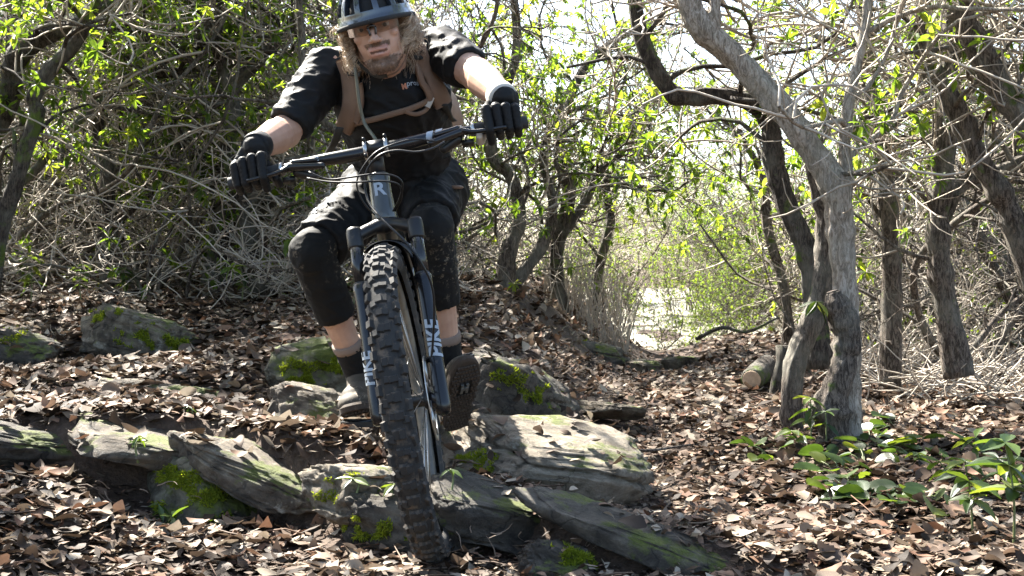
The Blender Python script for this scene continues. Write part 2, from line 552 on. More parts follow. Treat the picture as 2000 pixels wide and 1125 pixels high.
rk('diag', 1245, 1056, 3.30, (.54, .18, .080), (0, 18, -24), 6, M_ROCK_DARK, 'long dark rock edge slanting to the bottom right', rough=.14)
rk('mossblock', 390, 1000, 3.84, (.32, .30, .27), (-8, 5, 10), 7, M_ROCK_MOSS, 'upright mossy block beneath the long left slab', box=.5)
rk('boulder', 603, 808, 4.45, (.27, .25, .15), (0, 12, 5), 8, M_ROCK, 'rounded grey boulder left of the near shoe', box=.62)
rk('mossb', 622, 712, 5.0, (.30, .30, .20), (-5, 6, 0), 9, M_ROCK_MOSS, 'mossy rock with a pale top behind the left ankle', box=.55)
rk('backl', 265, 658, 6.0, (.50, .40, .19), (0, 14, 0), 10, M_ROCK, 'mossy boulder up the leafy slope at left', box=.55)
rk('farl', 35, 690, 5.6, (.28, .3, .15), (0, 18, 0), 11, M_ROCK_DARK, 'dark mossy rock at the left edge of the picture')
rk('darkb', 1010, 790, 5.0, (.44, .40, .27), (0, 24, 10), 12, M_ROCK_DARK, 'big dark boulder behind the far shoe', box=.55)
rk('ledge', 340, 782, 4.85, (.50, .22, .10), (0, 7, 3), 13, M_ROCK, 'low flat rock half buried in leaves at left')
rk('crest', 1150, 700, 8.2, (.55, .4, .17), (0, 12, 0), 14, M_ROCK_DARK, 'dark rock ledge beside the trail crest')
rk('step', 1250, 722, 8.0, (.24, .3, .10), (0, 4, 15), 15, M_ROCK, 'grey step rock on the far trail')
rk('step2', 1330, 712, 8.6, (.2, .25, .09), (0, -5, -20), 16, M_ROCK, 'small grey rock at the trail crest')
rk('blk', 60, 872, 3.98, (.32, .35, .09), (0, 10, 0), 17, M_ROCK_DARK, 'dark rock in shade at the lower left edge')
rk('chip', 1190, 805, 5.4, (.16, .3, .06), (0, 10, 35), 18, M_ROCK, 'narrow grey rock poking out of the leaves on the trail')
rk('chip2', 740, 660, 6.4, (.3, .3, .12), (0, 5, 20), 19, M_ROCK, 'flat rock on the bank between the riders legs')
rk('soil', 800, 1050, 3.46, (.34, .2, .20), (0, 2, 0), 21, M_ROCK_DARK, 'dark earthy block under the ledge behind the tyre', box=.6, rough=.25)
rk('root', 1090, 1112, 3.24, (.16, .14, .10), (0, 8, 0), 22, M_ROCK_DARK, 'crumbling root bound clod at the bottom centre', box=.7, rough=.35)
bpy.context.view_layer.update()

class Surf:
    """height of the rocks, for resting leaves and moss on them"""
    def __init__(self, objs):
        V, F, n = [], [], 0
        for o in objs:
            mw = np.array(o.matrix_world)
            v = np.empty(len(o.data.vertices) * 3, np.float32); o.data.vertices.foreach_get('co', v)
            v = v.reshape(-1, 3) @ mw[:3, :3].T + mw[:3, 3]
            f = np.empty(len(o.data.polygons) * 3, np.int32); o.data.loops.foreach_get('vertex_index', f)
            V.append(v); F.append(f.reshape(-1, 3) + n); n += len(v)
        self.t = BVHTree.FromPolygons(np.vstack(V).tolist(), np.vstack(F).tolist())
    def top(self, x, y):
        h = self.t.ray_cast(Vector((x, y, 3)), Vector((0, 0, -1)))
        return h[0], h[1]
    def cam(self, px, py):
        d = Vector(((px - 1000) / FPX, 1, (562.5 - py) / FPX)).normalized()
        return self.t.ray_cast(Vector((0, 0, CAM_Z)), d)
ROCKS = Surf(RK_.values())

# ------------------------------------------------------------------ leaves
def leaf_shape(kind, rng):  # noqa
    """outline stations (t, half width) of a dead leaf"""
    if kind == 0:   # laurel / rhododendron
        return [(0, .03), (.25, .75), (.5, 1), (.75, .8), (1, .05)]
    if kind == 1:   # oak, lobed
        return [(0, .06), (.15, .5), (.3, .5), (.45, .95), (.58, .72), (.72, 1), (.86, .62), (1, .12)]
    return [(0, .08), (.18, .85), (.42, 1.05), (.6, .95), (.8, .6), (1, .04)]

def dead_leaf(buf, rng, p, yaw, tilt, L, Wd, kind, rnd, fine=False):
    st = leaf_shape(kind, rng)
    if fine:
        c = catmull([(t, w, 0) for t, w in st], 10)
        st = [(t, max(.02, w)) for t, w, _ in c]
    bend = rng.normal(0, .7); cup = rng.normal(.2, .4); twist = rng.normal(0, .5)
    V = []
    for t, w in st:
        s = t - .5
        x = s * L
        z = bend * s * s * L
        cu = cup * w * Wd * .5
        a = twist * s
        w1 = w * Wd * (.93 + .14 * rng.random()); w2 = w * Wd * (.93 + .14 * rng.random())
        V += [(x, -w1 * math.cos(a), z + cu - w1 * math.sin(a)), (x, 0, z), (x, w2 * math.cos(a), z + cu + w2 * math.sin(a))]
    V = np.array(V)
    M = np.array(Euler((tilt[0], tilt[1], yaw)).to_matrix())
    V = V @ M.T + p
    n = len(st)
    q = []
    for k in range(n - 1):
        q += [(3 * k, 3 * k + 1, 3 * k + 4, 3 * k + 3), (3 * k + 1, 3 * k + 2, 3 * k + 5, 3 * k + 4)]
    buf.add(V, q, rnd=rnd)

rng = np.random.default_rng(5)
protos = []
for k in range(14):
    bf = Buf()
    dead_leaf(bf, rng, np.zeros(3), 0, (0, 0), 1.0, .22 if k % 3 == 0 else .31, k % 3, .5, True)
    protos.append(bf.mesh('fallen_leaf'))

def rest(x, y):
    z = float(gz(x, y))
    h, n = ROCKS.top(x, y)
    if h is not None and h.z > z:
        return h.z, True
    return z, False

# the biggest 300 in view: single leaves lying on the ground
count = 0
while count < 300:
    y = 2.75 + 1.2 * rng.random() ** 1.3
    x = (rng.random() - .5) * .78 * y
    led = np.interp(x, LED[:, 0], LED[:, 1])
    if -.55 < x < .2 and rng.random() < .6:
        continue
    z, on = rest(x, y)
    if on and rng.random() < .85:
        continue
    me = protos[rng.integers(len(protos))]
    s = .042 + .036 * rng.random()
    o = link('fallen_leaf', me, M_DEAD_O, ground, loc=(x, y, z + .012 + .02 * rng.random()),
             rot=(rng.normal(0, .3), rng.normal(0, .3), rng.random() * 6.28), scale=(s, s, s))
    count += 1

lit = Buf()
n_lit = 0
for (y0, y1, n) in ((2.4, 4.2, 15000), (4.2, 5.6, 16500), (5.6, 7.6, 15500), (7.6, 11.0, 11500)):
    ys = np.sqrt(y0 ** 2 + (y1 ** 2 - y0 ** 2) * rng.random(n))
    xs = (rng.random(n) - .5) * 1.12 * ys
    zs = gz(xs, ys)
    ax = (gz(xs + .05, ys) - zs) / .05; ay = (gz(xs, ys + .05) - zs) / .05
    tone = vnoise(xs * 2.2, ys * 2.2, 9) * .35
    for k in range(n):
        x, y, z = xs[k], ys[k], zs[k]
        led = np.interp(x, LED[:, 0], LED[:, 1])
        if abs(y - led) < .05 and rng.random() < .7 and x < .5:
            continue
        if y < led and -.62 < x < .18 and rng.random() < .62:
            continue
        h, nn = ROCKS.top(x, y)
        up = .004 + .03 * rng.random() ** 2
        if h is not None and h.z > z:
            if rng.random() < .93:
                continue
            z = h.z
        big = rng.random()
        worn = math.exp(-((x - trail_x(y)) / .36) ** 2)
        if rng.random() < .30 * worn: continue
        L = (.030 + .043 * big) * (1 + .06 * (y - 3)) * (1 - .32 * worn)
        kd = int(rng.choice([0, 1, 2], p=[.5, .2, .3]))
        if y > 6.2: kd = 0
        dead_leaf(lit, rng, np.array((x, y, z + up)), rng.random() * 6.28,
                  (math.atan(ay[k]) * .8 + rng.normal(0, .23), -math.atan(ax[k]) * .8 + rng.normal(0, .23)),
                  L, L * ((.2 + .1 * rng.random()) if kd == 0 else .33), kd, np.clip(rng.random() + tone[k], 0, 1), y < 4.4)
# broken bits and crumbs between the leaves, and small twigs
n = 26000
ys = 2.7 + 4.2 * rng.random(n) ** 1.4
xs = (rng.random(n) - .5) * .82 * ys
zs = gz(xs, ys)
L = .006 + .022 * rng.random(n) ** 2
ya = rng.random(n) * 6.28
ca, sa = np.cos(ya), np.sin(ya)
tl = rng.normal(0, .3, (n, 2))
rn = rng.random(n) ** 1.3
up = .006 + .026 * rng.random(n)
c = np.stack([xs, ys, zs + up], 1)
dx = np.stack([ca, sa, tl[:, 0]], 1) * L[:, None]; dy = np.stack([-sa, ca, tl[:, 1]], 1) * (L * (.3 + .5 * rng.random(n)))[:, None]
V = np.stack([c - dx - dy * .3, c - dy, c + dx * rng.uniform(.5, 1.2, (n, 1)) + dy * .2, c + dy * rng.uniform(.5, 1.1, (n, 1)) - dx * .2], 1).reshape(-1, 3)
lit.add(V, np.arange(n * 4).reshape(-1, 4), rnd=np.repeat(rn, 4))
for k_ in range(700):
    y = 2.8 + 4 * rng.random(); x = (rng.random() - .5) * .8 * y; a = rng.random() * 6.28
    l_ = .04 + .12 * rng.random(); z = float(gz(x, y)) + .012 + .02 * rng.random()
    d_ = np.array((math.cos(a), math.sin(a), rng.normal(0, .12))) * l_
    p_ = np.array((x, y, z)); lit.tube([p_ - d_ / 2, p_ + np.array((0, 0, rng.normal(0, .006))), p_ + d_ / 2], [.0018, .0022, .0012], 4, rnd=.3 + .5 * rng.random(), cap=False)
lit.build('leaf_litter', M_DEAD, None, kind='stuff', label='carpet of brown and tan dead leaves over the forest floor', category='leaf litter')
# ------------------------------------------------------------------ twisted rhododendrons
def wander(rng, p, d, L, r0, r1, step=.1, twist=.30, up=.0, minz=-.5):
    n = max(3, int(L / step) + 1)
    pts = [np.array(p, float)]
    d = unit(d)
    w = rng.normal(0, twist, 3)
    for k in range(n - 1):
        w = .6 * w + rng.normal(0, twist, 3) * .6
        d = unit(d + w + np.array((0, 0, up)))
        if d[2] < minz: d = unit((d[0], d[1], minz + .1))
        pts.append(pts[-1] + d * step)
    return np.array(pts), np.linspace(r0, r1, n), d

def side_dir(rng, t, up=.2, spread=.9):
    v = rng.normal(0, 1, 3)
    v = unit(v - t * v.dot(t))
    return unit(t * (1 - spread * .6) + v * spread + np.array((0, 0, up)))

def whorl(buf, rng, p, d, n, L, lo=0., hi=1.):
    a = unit(np.cross(d, rng.normal(0, 1, 3))); b = np.cross(d, a)
    ph = rng.random() * 6.28
    base = lo + (hi - lo) * rng.random()
    for k in range(n):
        an = ph + k * 2 * math.pi / n + rng.normal(0, .2)
        rad = a * math.cos(an) + b * math.sin(an)
        dr = unit(rad + d * rng.normal(.25, .25) + np.array((0, 0, -.25)))
        nn = unit(np.cross(np.cross(dr, np.array((0, 0, 1.0)) + rng.normal(0, .35, 3)), dr))
        one_leaf(buf, rng, p, dr, nn, L * (.75 + .5 * rng.random()), .19, np.clip(base + rng.normal(0, .15), 0, 1))

def one_leaf(buf, rng, p, dr, nn, L, wf, rnd, droop=.35):
    s = np.cross(dr, nn)
    w = L * wf
    mid1 = p + dr * L * .35; mid2 = p + dr * L * .72 - nn * L * droop * .15; tip = p + dr * L - nn * L * droop * .4
    up = nn * w * .3
    V = [p, mid1 - s * w + up, mid1, mid1 + s * w + up, mid2 - s * w * .85 + up, mid2, mid2 + s * w * .85 + up, tip]
    buf.add(V, [(1, 2, 5, 4), (2, 3, 6, 5)], [(0, 2, 1), (0, 3, 2), (4, 5, 7), (5, 6, 7)], rnd)

def branch_out(rng, stem_pts, stem_rad, wood, twigs, leaves, lvl1=7, t0=.25, leafy=1.0, Lb=1.3, dead=.25, zleaf=1.2, leaf_L=.047, rmax=.03):
    n = len(stem_pts)
    T = np.gradient(stem_pts, axis=0)
    for b in range(lvl1):
        t = t0 + (1 - t0) * (b + rng.random()) / lvl1
        k = min(n - 1, int(t * (n - 1)))
        tt = unit(T[k])
        L = Lb * (.5 + .8 * rng.random())
        r = min(rmax, max(.006, stem_rad[k] * (.35 + .25 * rng.random())))
        pts, rad, d = wander(rng, stem_pts[k], side_dir(rng, tt, .25), L, r, .006, .09, .40, .03, -.25)
        wood.tube(pts, rad, 6, rnd=rng.random(), cap=False)
        is_dead = rng.random() < dead or stem_pts[k][2] < .5
        m = len(pts); T2 = np.gradient(pts, axis=0)
        for c in range(int(4 + 4 * L)):
            q = min(m - 1, int((.2 + .8 * rng.random()) * m))
            L2 = .25 + .5 * rng.random()
            p2, r2, d2 = wander(rng, pts[q], side_dir(rng, unit(T2[q]), .2), L2, .0055, .0028, .07, .35, .04)
            twigs.tube(p2, r2, 4, rnd=rng.random(), cap=False)
            for e in range(4 if is_dead else 3):
                qq = int(rng.integers(1, len(p2)))
                p3, r3, d3 = wander(rng, p2[qq], side_dir(rng, d2, .2), .1 + .25 * rng.random(), .003, .0016, .055, .35, .05)
                twigs.tube(p3, r3, 3, rnd=rng.random(), cap=False)
                if not is_dead and p3[-1][2] > zleaf * rng.random() and rng.random() < 1.0 * leafy:
                    whorl(leaves, rng, p3[-1], d3, int(rng.integers(6, 11)), leaf_L)
            if not is_dead and rng.random() < 1.0 * leafy and p2[-1][2] > zleaf * rng.random():
                whorl(leaves, rng, p2[-1], d2, int(rng.integers(6, 9)), leaf_L * 1.1)

def proto_tree(seed, stems=3, H=4.2, leafy=1.0, dead=.25, lean=.5, r=.05, zleaf=1.2, t0=.08):
    rng = np.random.default_rng(seed)
    wood, twigs, leaves = Buf(), Buf(), Buf()
    for s in range(stems):
        a = rng.random() * 6.28
        d = unit((math.cos(a) * lean * rng.random(), math.sin(a) * lean * rng.random(), 1))
        r0 = r * (.6 + .7 * rng.random())
        base = np.array((math.cos(a) * .12, math.sin(a) * .12, -.15))
        pts, rad, dd = wander(rng, base, d, H * (.8 + .4 * rng.random()), r0, r0 * .35, .14, .23, .07, .3)
        rad = rad * (1 + .15 * rng.random(len(rad)))
        rad[0] *= 1.5; rad[1] *= 1.2
        sp = catmull(pts, len(pts) * 2); sr = np.interp(np.linspace(0, 1, len(sp)), np.linspace(0, 1, len(rad)), rad)
        wood.tube(sp, sr, 9, rnd=rng.random(), jitter=.22, rng=rng)
        branch_out(rng, sp, sr, wood, twigs, leaves, 12, t0, leafy, 1.25, dead, zleaf, .05)
    return wood.mesh('trunk'), twigs.mesh('twigs'), leaves.mesh('crown', False)

def tree_obj(x, y, meshes, rz, sc, label, group, mats, name='rhododendron_tree', z=None):
    root = empty(name, (x, y, float(gz(x, y)) if z is None else z), label=label, category='tree', group=group)
    root.rotation_euler = (0, 0, rz); root.scale = (sc, sc, sc)
    for nm, me, mt in zip(('trunk', 'twigs', 'crown'), meshes, mats):
        if not len(me.vertices): continue
        o = link(nm, me, mt, root)
        if nm != 'trunk': o['kind'] = 'stuff'
    return root

PROTO = [proto_tree(11, 3, 4.4, .75, .3, .6, .026), proto_tree(12, 2, 4.8, .7, .4, .6, .028), proto_tree(13, 4, 4.0, .75, .35, .9, .023), proto_tree(14, 3, 4.6, .5, .5, .7, .026),
         proto_tree(15, 2, 4.2, .75, .35, 1.0, .032), proto_tree(16, 3, 3.8, .12, .85, .9, .024), proto_tree(17, 3, 3.2, .8, .15, .9, .021, .3),
         proto_tree(18, 2, 5.2, 1.0, .1, .25, .034, 1.2, .62)]
TRAIT = ['three stemmed', 'tall two stemmed', 'four stemmed spreading', 'sparse three stemmed', 'leaning two stemmed', 'almost leafless', 'low bushy', 'tall']

def proto_brush(seed, stems=9, H=1.3, leafy=.12):
    """a low bare thicket shrub: many thin crooked stems and pale twigs"""
    rng = np.random.default_rng(seed)
    wood, twigs, leaves = Buf(), Buf(), Buf()
    for s in range(stems):
        a = rng.random() * 6.28; rr = .35 * rng.random()
        d = unit((math.cos(a) * .9 * rng.random(), math.sin(a) * .9 * rng.random(), .8))
        pts, rad, dd = wander(rng, np.array((math.cos(a) * rr, math.sin(a) * rr, -.05)), d, H * (.6 + .8 * rng.random()), .009, .003, .08, .28, .03)
        wood.tube(pts, rad, 5, rnd=rng.random(), cap=False)
        T = np.gradient(pts, axis=0)
        for c in range(13):
            q = int(rng.integers(1, len(pts)))
            p2, r2, d2 = wander(rng, pts[q], side_dir(rng, unit(T[q]), .1, 1.1), .2 + .5 * rng.random(), .0038, .002, .06, .4, .02)
            twigs.tube(p2, r2, 3, rnd=rng.random(), cap=False)
            for e in range(3):
                q2 = int(rng.integers(1, len(p2)))
                p3, r3, d3 = wander(rng, p2[q2], side_dir(rng, d2, .1, 1.1), .08 + .2 * rng.random(), .0024, .0014, .05, .4, .02)
                twigs.tube(p3, r3, 3, rnd=rng.random(), cap=False)
                if rng.random() < leafy: whorl(leaves, rng, p3[-1], d3, 7, .036)
    return wood.mesh('stems'), twigs.mesh('twigs'), leaves.mesh('crown', False)
BRUSH = [proto_brush(31, 9, 1.2, .10), proto_brush(32, 8, 1.6, .32), proto_brush(33, 10, 1.0, .03)]
BTRAIT = ['bare', 'thinly leaved', 'low bare']

rng = np.random.default_rng(77)
placed = []
def ok(x, y, dmin):
    for (a, b_) in placed:
        if (a - x) ** 2 + (b_ - y) ** 2 < dmin * dmin:
            return False
    return True
ZONES = [(-9999, 60, 'at the left edge'), (60, 240, 'in the left thicket'), (240, 440, 'left of the gloved left hand'), (440, 560, 'behind the gloved left hand'),
         (560, 700, 'behind the riders bent knee'), (700, 920, 'straight behind the rider'), (920, 1060, 'just right of the riders hip'), (1060, 1200, 'left of the bright opening'),
         (1200, 1400, 'in the bright opening'), (1400, 1580, 'just left of the pale leaning trunk'), (1580, 1720, 'behind the pale leaning trunk'), (1720, 1850, 'right of the pale leaning trunk'),
         (1850, 1990, 'near the right edge'), (1990, 9999, 'at the right edge')]
def px_span(x, y, r):
    """would a crown of this radius close the bright opening over the trail?"""
    a, b_ = 1000 + (x - r) / y * FPX, 1000 + (x + r) / y * FPX
    return b_ > 1215 and a < 1470

def where(x, y):
    px = 1000 + x / y * FPX
    for a, b_, t in ZONES:
        if a <= px < b_: return t
def row(y):
    return 'front row' if y < 8.2 else 'second row' if y < 10.2 else 'further back' if y < 13.5 else 'far back'
def try_tree(x, y, zone, dmin, pr, sc):
    if px_span(x, y, 1.15 * sc): return
    if not ok(x, y, dmin): return
    placed.append((x, y))
    dark = rng.random() < .5
    tree_obj(x, y, PROTO[pr], rng.random() * 6.28, sc, '%s %s rhododendron %s %s' % (TRAIT[pr], 'dark barked' if dark else 'grey barked', row(y), where(x, y)), 'rhododendrons in the thicket',
             (M_BARK_DARK if dark else M_BARK, M_BARK if rng.random() < .5 else M_TWIG, M_LEAF))
for k in range(5000):
    y = 6.3 + 8 * rng.random() ** 1.15
    px = -350 + 2750 * rng.random()
    x = (px - 1000) / FPX * y
    if px < 1180:
        if y < 7.6 - .0012 * px and px > -200: continue
        if 1050 < px and y < 9.5: continue
        if px > 1030 and y > 10.5: continue
        try_tree(x, y, '', 1.15 if y < 10.5 else 2.0, int(rng.choice([0, 1, 2, 3, 4, 5, 6], p=[.2, .2, .15, .1, .12, .08, .15])), .7 + .45 * rng.random())
    elif px > 1560:
        if y < 7.4 or (px < 1640 and y < 12): continue
        try_tree(x, y, '', 1.1 if y < 11 else 1.9, int(rng.choice([0, 1, 2, 3, 4, 5], p=[.12, .14, .1, .22, .14, .28])), .7 + .45 * rng.random())
    else:
        if 1215 < px < 1540: continue
        if y < 13.0: continue
        if rng.random() < .9: continue
        try_tree(x, y, '', 2.4, int(rng.choice([2, 3, 5, 6])), .7 + .35 * rng.random())
n_trees = len(placed)
# beside the camera, out of frame, part of the same wood
for (x, y, pr, sc, lb) in ((-2.75, 5.0, 7, 1.0, 'tall rhododendron roofing over the trail left of the rider'), (-2.3, 3.6, 7, 1.0, 'tall rhododendron beside the trail outside the picture at left'), (-2.9, 2.0, 7, .95, 'tall rhododendron left of the photographer'),
                           (-4.6, 6.6, 3, 1.1, 'rhododendron deep in the left thicket outside the picture'), (2.9, 3.4, 7, 1.0, 'tall rhododendron beside the trail outside the picture at right'), (3.9, 5.6, 4, 1.0, 'rhododendron in the right thicket outside the picture')):
    tree_obj(x, y, PROTO[pr], rng.random() * 6.28, sc, lb, 'rhododendrons around the trail', (M_BARK_DARK, M_BARK, M_LEAF))
# low brush between the trunks
placed = []
for k in range(900):
    y = 6.6 + 8 * rng.random()
    px = -100 + 2200 * rng.random()
    x = (px - 1000) / FPX * y
    if y < 8.0 - .0009 * px: continue
    if 880 < px < 1600 and (y < 9.6 or 1060 < px < 1560): continue
    if px > 1600 and y < 7.2: continue
    if not ok(x, y, .85) or px_span(x, y, .8): continue
    placed.append((x, y))
    pr = int(rng.integers(3))
    root = tree_obj(x, y, BRUSH[pr], rng.random() * 6.28, .7 + .6 * rng.random(), '%s twiggy brush %s %s' % (BTRAIT[pr], row(y), where(x, y)), 'twiggy brush between the trunks', (M_BARK, M_TWIG_PALE, M_LEAF), name='shrub')
    root['category'] = 'shrub'
# taller thicket stems that fill the gaps with fine twigs
for k in range(1100):
    y = 7.6 + 6 * rng.random()
    px = -150 + 2350 * rng.random()
    x = (px - 1000) / FPX * y
    sc = 1.5 + .8 * rng.random()
    if y < 8.2 - .0007 * px or px_span(x, y, .75 * sc) or (900 < px < 1640 and y < 9.8) or (px > 1640 and y < 7.8): continue
    if not ok(x, y, .56): continue
    placed.append((x, y))
    pr = int(rng.integers(2))
    root = tree_obj(x, y, BRUSH[1 if rng.random() < .65 else pr], rng.random() * 6.28, sc, 'tall %s thicket stems %s %s' % (BTRAIT[pr], row(y), where(x, y)), 'twiggy brush between the trunks', (M_BARK_DARK, M_TWIG if rng.random() < .6 else M_BARK, M_LEAF), name='shrub')
    root['category'] = 'shrub'
print('TREES', n_trees, 'BRUSH', len(placed))

# traced trees that give the picture its bones
def traced(label, stems, depth, seed, mat=M_BARK, leafy=.6, lvl1=8, t0=.4, Lb=.9, dead=.5, name='rhododendron_tree', group=None, jit=.16, twig=M_TWIG, lv=None, mats=None):
    """stems: list of (list of (px, py, width px), depth offset)"""
    rng = np.random.default_rng(seed)
    root = None
    for si, (pl, dd) in enumerate(stems):
        d0 = depth + dd
        pts = []
        rad = []
        for k, q in enumerate(pl):
            dk = d0 + (q[3] if len(q) > 3 else 0)
            pts.append(P(q[0], q[1], dk)); rad.append(q[2] / FPX * dk / 2)
        n = len(pts) * 6
        sp = catmull(pts, n)
        sr = np.interp(np.linspace(0, 1, n), np.linspace(0, 1, len(rad)), rad)
        wob = np.array([mnoise.noise(Vector((k * .35, seed + si * 3.1, 0))) for k in range(n)])
        sr = sr * (1 + .30 * wob)
        if root is None:
            base = sp[0].copy()
            root = empty(name, base, label=label, category='tree')
            if group: root['group'] = group
        b = Buf(); b.tube(sp, sr, 30, jitter=0)
        # fluted bark: ridges that run along the stem and knots
        V = b.v[0]; n_s = 30
        for kk in range(n):
            for jj in range(n_s):
                an = jj / n_s * 6.283
                q_ = Vector((math.cos(an) * 2.2, math.sin(an) * 2.2, kk * .10 + seed * 5))
                g = .20 * mnoise.noise(q_) + .10 * mnoise.noise(Vector((math.cos(an) * 5, math.sin(an) * 5, kk * .16 + seed))) + jit * .3 * (rng.random() - .5)
                V[kk * n_s + jj] += (V[kk * n_s + jj] - sp[kk]) * g
        o = b.build('trunk', mats[si] if mats else mat); adopt(o, root)
        wood, twigs, leaves = Buf(), Buf(), Buf()
        branch_out(rng, sp, sr, wood, twigs, leaves, lv[si][0] if lv else lvl1, lv[si][1] if lv else t0, leafy, Lb, dead, .2, .05, .011)
        for nm, bb, mm in (('branches', wood, mat), ('twigs', twigs, twig), ('crown', leaves, M_LEAF)):
            if bb.n:
                o = bb.build(nm, mm, smooth=nm != 'crown'); adopt(o, root); o['kind'] = 'stuff'
    return root
traced('pale bare rhododendron trunk leaning left, sunlit, in the right foreground',
       [([(1664, 925, 52), (1664, 850, 38), (1660, 760, 38), (1660, 690, 42), (1654, 620, 47), (1646, 500, 52), (1642, 430, 52), (1632, 375, 60), (1614, 335, 52), (1580, 285, 50), (1528, 215, 50), (1470, 150, 52), (1420, 98, 50), (1372, 55, 50), (1345, 0, 44), (1325, -90, 40), (1310, -220, 34)], 0),
        ([(1640, 425, 34), (1652, 350, 28), (1650, 270, 24), (1658, 200, 22), (1676, 120, 20), (1692, 40, 18), (1700, -60, 15)], .02),
        ([(1390, 75, 26), (1396, 30, 24), (1398, -40, 20), (1402, -140, 15)], -.02),
        ([(1634, 925, 120), (1634, 895, 88), (1628, 845, 58), (1622, 800, 74), (1634, 755, 56), (1650, 705, 48), (1656, 655, 50), (1644, 618, 58), (1633, 592, 44), (1627, 574, 30), (1625, 568, 18)], -.05)], 4.95, 3, M_BARK_PALE, .25, 8, .45, .8, .75, twig=M_TWIG_PALE, lv=[(3, .74), (6, .25), (2, .4), (0, .5)], mats=[M_BARK_PALE, M_BARK_PALE, M_BARK_PALE, M_BARK])
traced('grey companion trunk bowed left beside the pale leaning trunk',
       [([(1558, 920, 84), (1556, 890, 58), (1550, 840, 42), (1546, 770, 42), (1556, 700, 44), (1585, 630, 44), (1608, 560, 42), (1616, 480, 44), (1610, 400, 40), (1590, 330, 30), (1580, 240, 26)], 0)], 5.12, 4, M_BARK, .4, 2, .8, .5, .5)
traced('dark limb bending level at upper right behind the pale trunk',
       [([(1600, 720, 50), (1592, 600, 46), (1578, 500, 44), (1540, 410, 40), (1512, 320, 38), (1505, 250, 36), (1470, 203, 34), (1400, 188, 34), (1330, 190, 34), (1292, 155, 32), (1255, 80, 32), (1240, 0, 28), (1232, -120, 24)], 0)], 5.7, 5, M_BARK_DARK, .5, 9, .35, .9, .4)
traced('straight dark trunk between the pale trunk and the right thicket',
       [([(1738, 760, 44), (1742, 600, 38), (1737, 450, 36), (1722, 300, 34), (1695, 140, 30), (1690, 0, 28), (1700, -120, 24)], 0)], 6.6, 6, M_BARK, .5, 8, .3, .9, .6)
traced('grey trunk with a forked base near the right edge',
       [([(1872, 735, 60), (1852, 630, 46), (1836, 530, 44), (1832, 440, 44), (1842, 330, 42), (1852, 150, 40), (1860, 0, 38), (1850, -120, 30)], 0),
        ([(1830, 450, 30), (1880, 360, 28), (1960, 330, 24), (2040, 290, 20)], .05)], 6.2, 7, M_BARK, .5, 8, .3, .9, .6)
traced('dark trunk curving from the right edge up past the grey forked one',
       [([(2040, 610, 56), (1985, 450, 48), (1950, 370, 46), (1905, 300, 42), (1870, 215, 42), (1815, 130, 38), (1797, 60, 36), (1802, -20, 34), (1800, -150, 30)], 0)], 5.6, 8, M_BARK, .4, 8, .3, .8, .6)
traced('thick lichened trunk slanting across the top right corner',
       [([(2130, 480, 64), (2050, 300, 58), (1985, 215, 54), (1930, 130, 52), (1885, 45, 50), (1855, -30, 44), (1830, -150, 36)], 0)], 5.3, 9, M_BARK, .4, 6, .3, .8, .6)
traced('dark twisted rhododendron leaning right at the upper left corner',
       [([(-30, 640, 44), (0, 450, 34), (28, 370, 30), (48, 300, 28), (72, 225, 28), (66, 190, 28), (98, 135, 28), (140, 92, 26), (168, 45, 26), (196, -10, 22), (230, -120, 18)], 0),
        ([(-40, 300, 50), (15, 200, 46), (22, 150, 44), (42, 100, 42), (100, 62, 40), (165, 38, 38), (225, -20, 32), (260, -120, 26)], .3)], 6.4, 10, M_BARK_DARK, 1.0, 9, .2, .9, .25)
traced('dark forked rhododendron at left leaning towards the rider',
       [([(418, 560, 50), (428, 470, 42), (432, 420, 40), (428, 375, 34), (392, 320, 30), (350, 268, 28), (302, 205, 28), (268, 130, 26), (250, 40, 22), (240, -80, 18)], 0),
        ([(425, 440, 34), (470, 420, 28), (520, 400, 22), (560, 330, 18)], .05)], 8.0, 12, M_BARK_DARK, 1.0, 9, .25, 1.0, .3)
traced('slim dark rhododendron forking behind the gloved left hand',
       [([(505, 570, 40), (480, 440, 34), (446, 310, 32), (456, 225, 30), (456, 172, 28), (500, 125, 24), (545, 78, 22), (590, 10, 18), (610, -100, 15)], 0),
        ([(455, 190, 24), (430, 120, 22), (425, 40, 20), (440, -60, 16)], .0)], 7.6, 13, M_BARK_DARK, 1.0, 9, .25, 1.0, .3)
traced('thin dark rhododendron with a long level branch at upper left',
       [([(215, 580, 36), (205, 450, 32), (210, 340, 28), (190, 240, 26), (200, 120, 22), (190, 0, 20), (200, -120, 16)], 0),
        ([(200, 100, 18), (260, 122, 17), (320, 145, 16), (380, 130, 14), (430, 60, 12)], .0)], 7.8, 14, M_BARK_DARK, 1.0, 9, .25, 1.0, .3)
traced('twisted thin tree just right of the riders hip',
       [([(985, 600, 40), (990, 500, 32), (1015, 430, 26), (1000, 350, 24), (960, 300, 22), (975, 200, 20), (1010, 100, 18), (1000, -40, 15)], 0),
        ([(1000, 560, 24), (1060, 480, 22), (1080, 400, 18), (1060, 300, 16), (1100, 200, 14)], .1)], 8.2, 15, M_BARK, .9, 9, .25, 1.0, .4)

